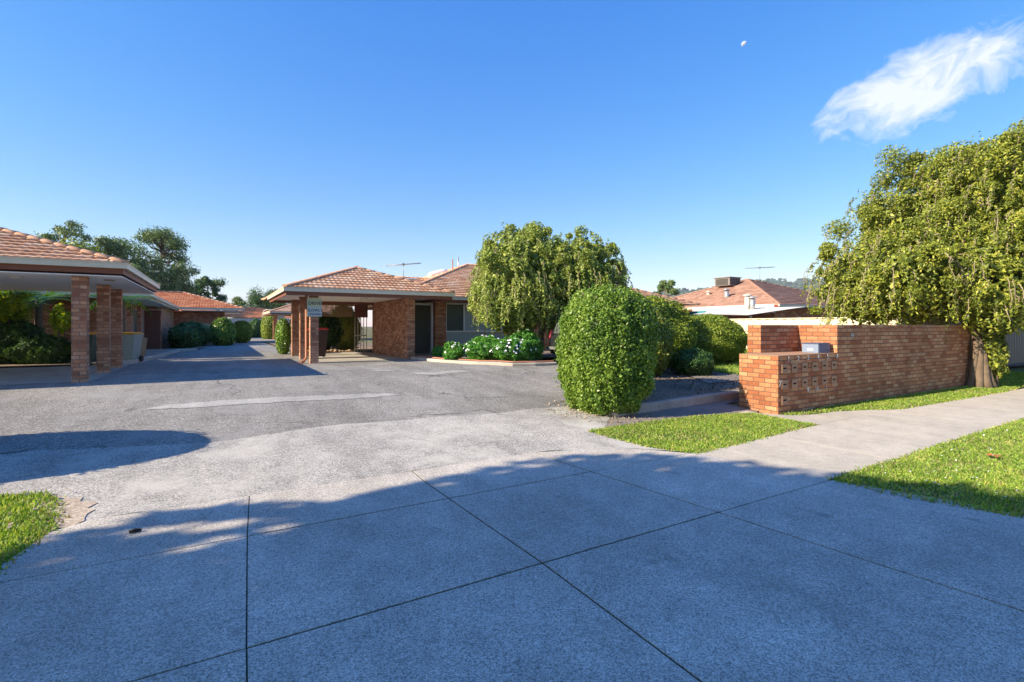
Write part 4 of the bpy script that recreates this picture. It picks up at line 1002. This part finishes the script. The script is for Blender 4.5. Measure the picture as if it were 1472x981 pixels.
def far(px, dist): return at((px - 736) / 718, dist)
x, y = far(97, 62); gum('slim gum tree with two small crowns, farthest left above the carport roof', x, y, 14.4, 7.5, 71, clumps=34, low=.6, size=.15, per=260)
x, y = far(155, 66); gum('spreading gum tree between the slim one and the tallest one', x, y, 13.2, 8.5, 72, clumps=60, low=.4, per=260)
x, y = far(232, 72); gum('tallest gum tree, dense and broad above the orange roofed wing', x, y, 15.3, 10.5, 73, clumps=120, low=.22, per=240)
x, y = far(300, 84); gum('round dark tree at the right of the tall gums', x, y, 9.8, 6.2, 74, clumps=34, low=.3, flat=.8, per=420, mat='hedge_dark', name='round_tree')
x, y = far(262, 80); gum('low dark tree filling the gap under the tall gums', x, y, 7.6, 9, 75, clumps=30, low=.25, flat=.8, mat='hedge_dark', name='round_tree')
x, y = far(190, 60); gum('short dark tree at the foot of the spreading gum', x, y, 9.2, 6, 76, clumps=26, low=.2, flat=.8, mat='euc', name='round_tree')
x, y = far(335, 95); gum('low pale crowned tree beyond the orange roofed wing', x, y, 6.8, 6, 77, clumps=22, low=.2, flat=.7, name='round_tree')
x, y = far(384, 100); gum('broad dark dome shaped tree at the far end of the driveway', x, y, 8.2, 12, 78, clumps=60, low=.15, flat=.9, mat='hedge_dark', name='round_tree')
x, y = far(376, 78); gum('light green tree in front of the dark dome shaped tree', x, y, 5.6, 3.4, 79, clumps=26, low=.2, flat=.8, per=300, size=.16, mat='weep2', name='round_tree')
x, y = far(345, 88); gum('small dark tree left of the light green tree', x, y, 4.9, 5, 80, clumps=20, low=.1, flat=.8, mat='hedge_dark', name='round_tree')
x, y = far(958, 60); gum('small round gum tree standing before the hills', x, y, 6.9, 3.8, 81, clumps=46, low=.12, flat=.8, per=360, size=.17, group=None)
x, y = far(972, 62); gum('low shrubby tree right of the small round gum', x, y, 4.9, 5, 82, clumps=18, low=.1, flat=.7, per=300, size=.17, group=None, name='round_tree')
x, y = far(1195, 44); gum('brownish green tree half hidden behind the large weeping tree', x, y, 6.7, 3.6, 83, clumps=28, low=.15, flat=.8, per=360, size=.15, group=None, mat='weep2', name='round_tree')

# big street trees behind the photographer on the left: they shade the crossover
def shade_tree(label, c, ra, n, seed, holes):
    t = thing('street_tree', label, 'tree', (c[0], c[1] - .5, 0)); R = np.random.default_rng(seed)
    D = sphere_pts(n); P = np.array(c) + D * np.array(ra) * (lump(D, seed, .10, 3.4) * R.uniform(.25, 1.0, n) ** .4)[:, None]
    # gaps carved along the sun's path to put light flecks on the slabs
    tt = P[:, 2] / SUN.z; G = P[:, :2] - np.outer(tt, [SUN.x, SUN.y]); keep = np.ones(n, bool)
    for hx, hy, rx, ry, ps in holes: keep &= (((G[:, 0] - hx) / rx) ** 2 + ((G[:, 1] - hy) / ry) ** 2 > R.uniform(.35, 1.2, n)) | (R.random(n) < ps)
    V, Fc = leaves(P[keep], D[keep], .17, 1.7, .9); np_mesh('crown', V, Fc, 'weep2', t)
    mb = MB(); b = Vector((c[0], c[1] - .5, -.1)); mb.tube([b, b + Vector((.1, 0, 2.2)), b + Vector((0, .3, c[2] - 1.5)), b + Vector((.2, .5, c[2] + 1))], [.3, .22, .18, .08], 10)
    for k in range(6):
        a = k * 1.05; mb.tube([b + Vector((0, .1, c[2] - 2.2)), b + Vector((math.cos(a) * 1.2, math.sin(a) * 1.4 + .4, c[2] - 1)), b + Vector((math.cos(a) * 2.6, math.sin(a) * 3 + .5, c[2] + .3))], [.11, .08, .03], 6)
    mb.build('trunk', 'bark', t)
holes = [(-.45, 4.98, .36, .13, .02), (.05, 4.80, .42, .14, .02), (.32, 4.45, .40, .16, .02), (-.15, 4.45, .30, .12, .03), (.62, 4.72, .25, .09, .03), (.95, 4.95, .22, .07, .05), (.15, 4.1, .3, .08, .08), (1.55, 3.75, .18, .06, .04), (6.7, 1.35, .45, .14, .02), (2.2, 4.7, .3, .07, .1), (1.3, 2.2, .3, .1, .35)]
hr = random.Random(12)
for k in range(70): holes.append((hr.uniform(-1.2, 2.4), hr.uniform(2.5, 5.1), hr.uniform(.08, .26), hr.uniform(.03, .09), hr.uniform(.12, .4)))
shade_tree('dense street tree left of the crossover whose crown shades the concrete', (-9.75, 1.2, 7.0), (4.6, 5.5, 2.2), 60000, 91, holes)
shade_tree('second street tree further back along the verge', (-9.5, -5.0, 7.3), (6.2, 5.0, 2.3), 42000, 92, holes)
shade_tree('third street tree, nearest the kerb', (-4.8, -5.2, 7.2), (5.0, 4.3, 2.0), 36000, 93, holes)

# ------------------------------------------------------------------ 11. garden plants behind the left carport
def fronds(name, label, c, n, L, mat, seed, up=.5, leaf=.3, trunk_h=.4):
    t = thing(name, label, 'plant', (c[0], c[1], g(c[1]))); r = random.Random(seed); V = []; Fc = []; o = 0
    for i in range(n):
        a = i * 2.4 + r.uniform(-.2, .2); l = L * r.uniform(.75, 1.1); e = up * r.uniform(.5, 1.3)
        pts = []
        for k in range(15):
            u = k / 14; pts.append(Vector((c[0] + math.cos(a) * l * u, c[1] + math.sin(a) * l * u, c[2] + l * (e * u - .75 * u * u))))
        for k in range(1, 15):
            d = (pts[k] - pts[k - 1]).normalized(); s = Vector((-math.sin(a), math.cos(a), 0)); w = leaf * math.sin(math.pi * (k / 15) ** .7) + .02
            for sg_ in (-1, 1):
                tip = pts[k] + s * sg_ * w + d * w * .5 - Vector((0, 0, w * .25)); V += [tuple(pts[k - 1]), tuple(pts[k - 1].lerp(pts[k], .55)), tuple(tip)]; Fc.append((o, o + 1, o + 2)); o += 3
    np_mesh('fronds', V, Fc, mat, t)
    mb = MB(); mb.tube([(c[0], c[1], g(c[1]) - .05), (c[0], c[1], c[2])], [.13, .1], 8); mb.build('trunk', 'bark', t)
fronds('palm', 'green palm with arching fronds behind the left carport', (-5.2, 22.4, 2.55), 18, 2.0, 'frond', 1, .75)
fronds('palm', 'second palm whose fronds show right of the rear carport pillar', (-2.95, 22.0, 2.62), 14, 1.4, 'frond', 2, .55)
shrub('shrub', 'tall yellow green shrub at the far left under the carport roof', (-6.0, 21.9, 2.45), (.75, .6, .6), 4000, .09, 'lime', seed=63, amp=.3, depth=.25, core=.5)
shrub('shrub', 'dark leafy bush below the yellow green shrub', (-6.1, 22.2, 1.2), (1.2, .7, .95), 6000, .09, 'hedge_dark', seed=64, amp=.2, depth=.2)
shrub('shrub', 'lime leaved shrub beside the first carport pillar', (-4.45, 21.5, 1.85), (.28, .25, .42), 500, .10, 'lime', seed=65, amp=.4, depth=.3, core=0)
shrub('shrub', 'low dark bush in the shade behind the carport pillars', (-4.9, 21.6, .85), (.9, .5, .5), 4000, .08, 'hedge_dark', seed=66, amp=.25, depth=.2)
gw = thing('garden_wall', 'brick garden wall in shade behind the left carport', 'wall', (-8, 24, .44))
mb = MB(); mb.box(-16, -3.55, 23.9, 24.12, .3, 2.5); mb.build('wall_panel', 'brick_wall', gw)
x, y = far(110, 30); shrub('shrub', 'bright leaved treetop rising behind the left carport roof ridge', (x, y, 5.1), (1.5, 1.2, 1.6), 4200, .13, 'weep2', seed=67, amp=.25, depth=.22, core=.6, zmin=2.9)

# ------------------------------------------------------------------ 12. bins, box, car
def wheelie(label, x, y, rz, body, lid, h=.98, group='wheelie bins'):
    z = g(y) + .03; t = thing('wheelie_bin', label, 'bin', (x, y, z)); R = Matrix.Translation((x, y, z)) @ Matrix.Rotation(rz, 4, 'Z')
    mb = MB(); a, b = .21, .28
    ring = lambda s, zz, dy=0: [mb.bm.verts.new(R @ Vector((sx_ * s, sy_ * s * 1.1 + dy, zz))) for sx_, sy_ in ((-1, -1), (1, -1), (1, 1), (-1, 1))]
    r0, r1, r2, r3 = ring(a, .06), ring(b, h * .9), ring(b + .02, h * .905), ring(b + .02, h * .95)
    for p, q in ((r0, r1), (r1, r2), (r2, r3)):
        for k in range(4): mb.bm.faces.new([p[k], p[(k + 1) % 4], q[(k + 1) % 4], q[k]])
    mb.bm.faces.new(r0[::-1]); mb.bm.faces.new(r3); mb.build('body', body, t)
    mb = MB(); mb.box(-.31, .31, -.34, .33, h * .955, h * .985, M4=R, bev=.01)
    mb.box(-.26, .26, -.28, .27, h * .99, h * 1.02, M4=R, bev=.01); ld = mb.build('lid', lid, t)
    mb = MB(); mb.tube([R @ Vector((-.22, .38, h * .93)), R @ Vector((.22, .38, h * .93))], .018, 8); mb.build('handle', body, t)
    for s in (-1, 1):
        mb = MB(); mb.tube([R @ Vector((s * .24, .25, .1)), R @ Vector((s * .29, .25, .1))], .1, 14); mb.build('wheel', 'black', t)
wheelie('pale green wheelie bin with yellow lid right of the rear carport pillar', -2.62, 21.0, -.3, 'greypale', 'yellow')
wheelie('wheelie bin with yellow lid half hidden behind the carport pillars', -3.75, 21.2, -.2, 'bin', 'yellow')
wheelie('dark wheelie bin with red lid behind the sign pillar', 3.28, 20.3, .1, 'bindark', 'redlid', 1.12)
bx = thing('cardboard_box', 'open tan box leaning beside the yellow lid bin', 'box', (-2.7, 24.4, .5))
R = Matrix.Translation((-2.75, 24.6, .49)) @ Matrix.Rotation(.5, 4, 'Z') @ Matrix.Rotation(.12, 4, 'Y')
mb = MB(); mb.box(-.2, .2, -.03, 0, 0, .75, M4=R); mb.box(.171, .2, .002, .4, 0, .75, M4=R); mb.box(-.2, -.171, .002, .4, 0, .75, M4=R); mb.build('panel', 'timber', bx)
# rocks at the carport back edge
mb = MB(); r = random.Random(3)
rk = thing('rock_border', 'row of small tan rocks at the back of the middle carport', 'rocks', (4.5, 24.9, .44))
for i in range(16):
    x = 3.1 + i * .17; s = r.uniform(.06, .11); mb = MB(); m_ = Matrix.Translation((x, 24.85 + r.uniform(-.08, .08), .44 + s * .5)) @ Matrix.Rotation(r.uniform(0, 3), 4, 'Z') @ Matrix.Diagonal((s * 1.4, s, s * .8, 1))
    bmesh.ops.create_icosphere(mb.bm, subdivisions=2, radius=1, matrix=m_)
    for v in mb.bm.verts: v.co += Vector((r.uniform(-1, 1), r.uniform(-1, 1), r.uniform(-1, 1))) * s * .12
    mb.build('rock', 'rock', rk)

def car():
    """small dark hatchback, rear towards the driveway; stands along X with its tail at low X"""
    x0, y0, w, L = 9.9, 12.75, 1.68, 4.1; z = g(13.9) + .0
    t = thing('parked_car', 'dark grey hatchback parked behind the tall rounded hedge, tail light showing', 'car', (x0 + 2, y0 + .8, z))
    prof = [(0.06, .34), (0, .55), (.02, .78), (.06, .95), (.20, 1.38), (.45, 1.47), (1.3, 1.50), (2.1, 1.44), (2.85, 1.02), (3.5, .93), (3.95, .80), (4.08, .6), (4.05, .32), (3.7, .22), (.4, .22)]
    mb = MB(); secs = []
    for v, ins, dzz in ((0, .12, -.03), (.08, .02, 0), (.5, 0, .015), (.92, .02, 0), (1, .12, -.03)):
        ring = []
        for (a, b) in prof:
            tp = max(0, (b - .95) / .55); yy = w * (v + (.5 - v) * .22 * tp)
            ring.append(mb.bm.verts.new((x0 + a + (ins if a < 2 else -ins) * (.5 if abs(v - .5) > .45 else 1), y0 + yy, z + b + dzz)))
        secs.append(ring)
    n = len(prof)
    for p, q in zip(secs, secs[1:]):
        for k in range(n): mb.bm.faces.new([p[k], p[(k + 1) % n], q[(k + 1) % n], q[k]])
    mb.bm.faces.new(secs[0]); mb.bm.faces.new(secs[-1][::-1]); body = mb.build('body', 'carpaint', t, smooth=False)
    mb = MB(); mb.box(-.02, .03, .05, w - .05, .44, .54, M4=Matrix.Translation((x0 - .03, y0, z)), bev=.015); mb.build('bumper_trim', 'chrome', t)
    for s in (0, 1):
        yy = y0 + (w - .16 if s else 0.0)
        mb = MB(); mb.box(x0 - .02, x0 + .10, yy + .02, yy + .14, z + .82, z + 1.12, bev=.03)
        for v in mb.bm.verts: v.co.x += (v.co.z - z - .8) * .32
        mb.build('tail_light', 'redlens', t)
    mb = MB(); vs = [(x0 + .075, y0 + .24, z + 1.0), (x0 + .075, y0 + w - .24, z + 1.0), (x0 + .19, y0 + w - .32, z + 1.36), (x0 + .19, y0 + .32, z + 1.36)]
    mb.face([(a - .012, b, c) for a, b, c in vs]); mb.build('rear_window', 'glass', t)
    for yy in (y0 + .012, y0 + w - .012):
        mb = MB(); s = .08 if yy < y0 + .5 else -.08
        mb.face([(x0 + .5, yy + s * .2, z + 1.0), (x0 + 2.6, yy + s * .2, z + 1.0), (x0 + 2.05, yy + s * 1.6, z + 1.36), (x0 + .6, yy + s * 1.6, z + 1.38)]); mb.build('side_window', 'glass', t)
    for xx in (.75, 3.3):
        for yy, s in ((y0 - .005, 1), (y0 + w + .005, -1)):
            c = Vector((x0 + xx, yy, z + .30)); mb = MB(); mb.tube([c, c + Vector((0, s * .2, 0))], .30, 24); wh = mb.build('wheel', 'black', t)
            mb = MB(); mb.tube([c - Vector((0, s * .006, 0)), c + Vector((0, s * .02, 0))], .19, 16); mb.build('rim', 'steel', wh)
car()

# ------------------------------------------------------------------ 13. far end: third carport, lamp, far roofs
c3 = thing('carport', 'small third carport with brick pillars far up the driveway', 'carport', (6, 48, .44))
for x, y in ((4.4, 46.8), (4.4, 52), (8.6, 46.8)):
    mb = MB(); mb.box(x, x + .35, y, y + .35, .4, 2.775); mb.build('pillar', 'brick', c3)
eaves(3.7, 10.5, 46.1, 53, 2.92, c3, soffit=2.78)
hip_roof(3.67, 10.53, 46.07, 53.03, 2.9, .36, c3, col=.08, left=2)
sg = thing('notice_board', 'small pale notice on the pillar of the third carport', 'sign', (4.5, 46.7, 2.3))
mb = MB(); mb.box(4.3, 4.85, 46.74, 46.78, 1.95, 2.72, bev=.005); mb.build('plate', 'white', sg)
mb = MB(); mb.box(4.34, 4.81, 46.730, 46.737, 2.3, 2.34); mb.build('stripe', 'signink', sg)
fh = thing('brick_house', 'low house with red roof far beyond the orange tiled wing', 'house', (-1, 62, .44))
mb = MB(); mb.box(-9, -.2, 58.5, 68, .3, 2.7); mb.build('wall', 'brick', fh)
hip_roof(-9.6, .5, 57.8, 68.6, 2.9, .36, fh, 'tile_new', 'ridge', col=.15, back=False)
fh2 = thing('brick_house', 'distant red roofed house behind the grey end fence', 'house', (6, 84, .44))
mb = MB(); mb.box(-2, 10, 80.5, 90, .3, 2.7); mb.build('wall', 'brick', fh2)
hip_roof(-2.6, 10.6, 79.8, 90.6, 2.9, .3, fh2, 'tile_new', 'ridge', col=.2, back=False)
sl = thing('street_lamp', 'thin curved lamp post beside the far hedge', 'street lamp', (3.9, 58, .44))
mb = MB(); mb.tube([(3.9, 58, .4), (3.9, 58, 3.0), (4.0, 57.95, 3.25), (4.25, 57.8, 3.4), (4.6, 57.6, 3.42)], .05, 7); mb.build('post', 'whitemetal', sl)
mb = MB(); mb.box(4.55, 4.95, 57.45, 57.65, 3.36, 3.46, bev=.02); mb.build('lamp_head', 'whitemetal', sl)

# ------------------------------------------------------------------ 14. hills
def hills():
    s, c = math.sin(YAW), math.cos(YAW)
    prof = [(640, 452), (760, 447), (860, 436), (900, 430), (930, 425), (975, 420), (1000, 417), (1040, 413), (1100, 406), (1150, 404), (1200, 406), (1280, 404), (1400, 400), (1550, 405), (1750, 430), (1900, 452)]
    xs_ = np.linspace(640, 1900, 320); hh = np.interp(xs_, [p[0] for p in prof], [p[1] for p in prof])
    V = []; rows = 14; R = np.random.default_rng(5)
    for j in range(rows):
        u = j / (rows - 1); dist = 1050 + 600 * u
        for i, (px, py) in enumerate(zip(xs_, hh)):
            z = (469.5 - py) / 718 * 1650 * math.sin(u * math.pi / 2) ** 1.2 + 1.67 * u
            z *= 1 + .05 * math.sin(px * .05 + u * 5) + .03 * math.sin(px * .13 + u * 9)
            x, y = far(px, dist); V.append((x, y, z * 1.0 + (R.normal(0, 1.6) if 0 < u else -5)))
    n = len(xs_); Fq = [(j * n + i, j * n + i + 1, (j + 1) * n + i + 1, (j + 1) * n + i) for j in range(rows - 1) for i in range(n - 1)]
    tag(np_mesh('hills', V, Fq, 'forest', smooth=True), kind='structure')
    V = np.array(V); k = R.choice(len(V), 2600); P = V[k] + R.normal(0, 9, (2600, 3)) * [1, 1, 0] + [0, 0, 2]
    parts = []
    for p in P:
        D, F2 = uvsphere(6, 4); parts.append((p + D * [R.uniform(4, 8), R.uniform(4, 8), R.uniform(2, 4)], F2))
    Vv, Fc = cat(parts); tag(np_mesh('hill_forest', Vv, Fc, 'forest'), 'distant wooded ridge beyond the neighbouring roof', 'forest', kind='stuff')
hills()

hz = MB(); hz.box(-2450, 2450, -2450, 2450, -1.5, 230)
hm = bpy.data.materials.new('haze'); hm.use_nodes = True; ht = NT(hm.node_tree)
for q in list(hm.node_tree.nodes): hm.node_tree.nodes.remove(q)
ho = ht.n('ShaderNodeOutputMaterial'); hv = ht.n('ShaderNodeVolumePrincipled'); hv.inputs['Color'].default_value = (.80, .88, 1, 1); hv.inputs['Density'].default_value = .00016
ht.l(hv.outputs[0], ho.inputs['Volume']); tag(hz.build('haze', hm), 'thin pale air haze over the whole place', 'haze', kind='stuff')
# ------------------------------------------------------------------ 15. daytime moon, lit by the sun; its shaded side is cut away
V = []; mb = MB(); dm = 1900.; x, y = far(1070, dm); mz = CAMZ + (469.5 - 64) / 718 * dm
bmesh.ops.create_icosphere(mb.bm, subdivisions=4, radius=11.5, matrix=Matrix.Translation((x, y, mz)))
c = Vector((x, y, mz)); dead = [f for f in mb.bm.faces if (f.calc_center_median() - c).normalized().dot(SUN) < .12]
bmesh.ops.delete(mb.bm, geom=dead, context='FACES')
tag(mb.build('moon', 'moonrock'), 'pale daytime half moon in the blue sky', 'moon')

# ------------------------------------------------------------------ 16. camera, sun, sky
cam = bpy.data.cameras.new('camera'); co_ = bpy.data.objects.new('camera', cam); COL.objects.link(co_)
cam.sensor_width = 36; cam.lens = 718 / 1472 * 36; cam.shift_y = -21 / 1472; cam.clip_start = .1; cam.clip_end = 8000
co_.location = (0, 0, CAMZ); co_.rotation_euler = (math.pi / 2, 0, -YAW); S.camera = co_

sl_ = bpy.data.lights.new('sun', 'SUN'); sl_.energy = 4.3; sl_.angle = math.radians(.5); sl_.color = (1, .86, .64)
so = bpy.data.objects.new('sun', sl_); COL.objects.link(so); so.location = (0, 0, 30)
so.rotation_euler = SUN.to_track_quat('Z', 'Y').to_euler()

w = bpy.data.worlds.new('World'); S.world = w; w.use_nodes = True; nt = w.node_tree
for n_ in list(nt.nodes): nt.nodes.remove(n_)
t = NT(nt); out = t.n('ShaderNodeOutputWorld'); bg = t.n('ShaderNodeBackground'); t.l(bg.outputs[0], out.inputs[0])
sky = t.n('ShaderNodeTexSky', sky_type='NISHITA'); sky.sun_disc = False
sky.sun_elevation = math.asin(SUN.z); sky.sun_rotation = math.atan2(SUN.x, SUN.y)
sky.altitude = 0; sky.air_density = 1.0; sky.dust_density = .3; sky.ozone_density = 2.2
tc = t.n('ShaderNodeTexCoord').outputs['Generated']
hs = t.n('ShaderNodeHueSaturation'); hs.inputs['Saturation'].default_value = 1.4; t.l(sky.outputs[0], hs.inputs['Color'])
sr = t.n('ShaderNodeSeparateColor'); t.l(hs.outputs[0], sr.inputs[0]); cr_ = t.n('ShaderNodeCombineColor')
for i_, (k_, g_) in enumerate(((.95, .905), (.987, .797), (2.2, .38))):
    t.l(t.math('MULTIPLY', t.math('POWER', sr.outputs[i_], g_), k_), cr_.inputs[i_])
# one wisp of cloud, fixed in the sky
def dirv(px, py):
    s, c = math.sin(YAW), math.cos(YAW); x, z = (px - 736) / 718, (469.5 - py) / 718
    return Vector((c * x + s, -s * x + c, z)).normalized()
C0 = dirv(1322, 128); U = (dirv(1440, 62) - dirv(1200, 165)); U = (U - C0 * U.dot(C0)).normalized(); W = C0.cross(U).normalized()
if W.z < 0: W = -W
wn = t.n('ShaderNodeTexNoise'); t.l(tc, wn.inputs['Vector']); wn.inputs['Scale'].default_value = 9; wn.inputs['Detail'].default_value = 4
dv = t.vmath('ADD', tc, t.vmath('MULTIPLY', t.vmath('SUBTRACT', wn.outputs['Color'], (.5, .5, .5)), (.07, .07, .07)))
u = t.vmath('DOT_PRODUCT', dv, tuple(U)); v = t.vmath('DOT_PRODUCT', dv, tuple(W)); f = t.vmath('DOT_PRODUCT', tc, tuple(C0))
e = t.math('ADD', t.math('POWER', t.math('DIVIDE', u, .150), 2), t.math('POWER', t.math('DIVIDE', v, .058), 2))
cb = t.n('ShaderNodeCombineXYZ'); t.l(t.math('MULTIPLY', u, 13.), cb.inputs[0]); t.l(t.math('MULTIPLY', v, 22.), cb.inputs[1])
nz = t.noise(cb.outputs[0], 1.5, 9, .64, .9)
den = t.math('SUBTRACT', t.math('MULTIPLY_ADD', nz, 2.0, .05), e)
mask = t.math('MULTIPLY', t.ramp(den, [(.2, 0.), (1.1, .86)]), t.math('GREATER_THAN', f, .7))
csky = t.mix(mask, cr_.outputs[0], (4.0, 4.1, 4.25))
t.l(csky, bg.inputs['Color']); bg.inputs['Strength'].default_value = .112

S.view_settings.view_transform = 'Standard'; S.view_settings.look = 'None'; S.view_settings.gamma = 1; S.view_settings.use_curve_mapping = False
S.view_settings.exposure = 1.25
S.cycles.max_bounces = 6; S.cycles.diffuse_bounces = 5; S.cycles.glossy_bounces = 2; S.cycles.transmission_bounces = 3
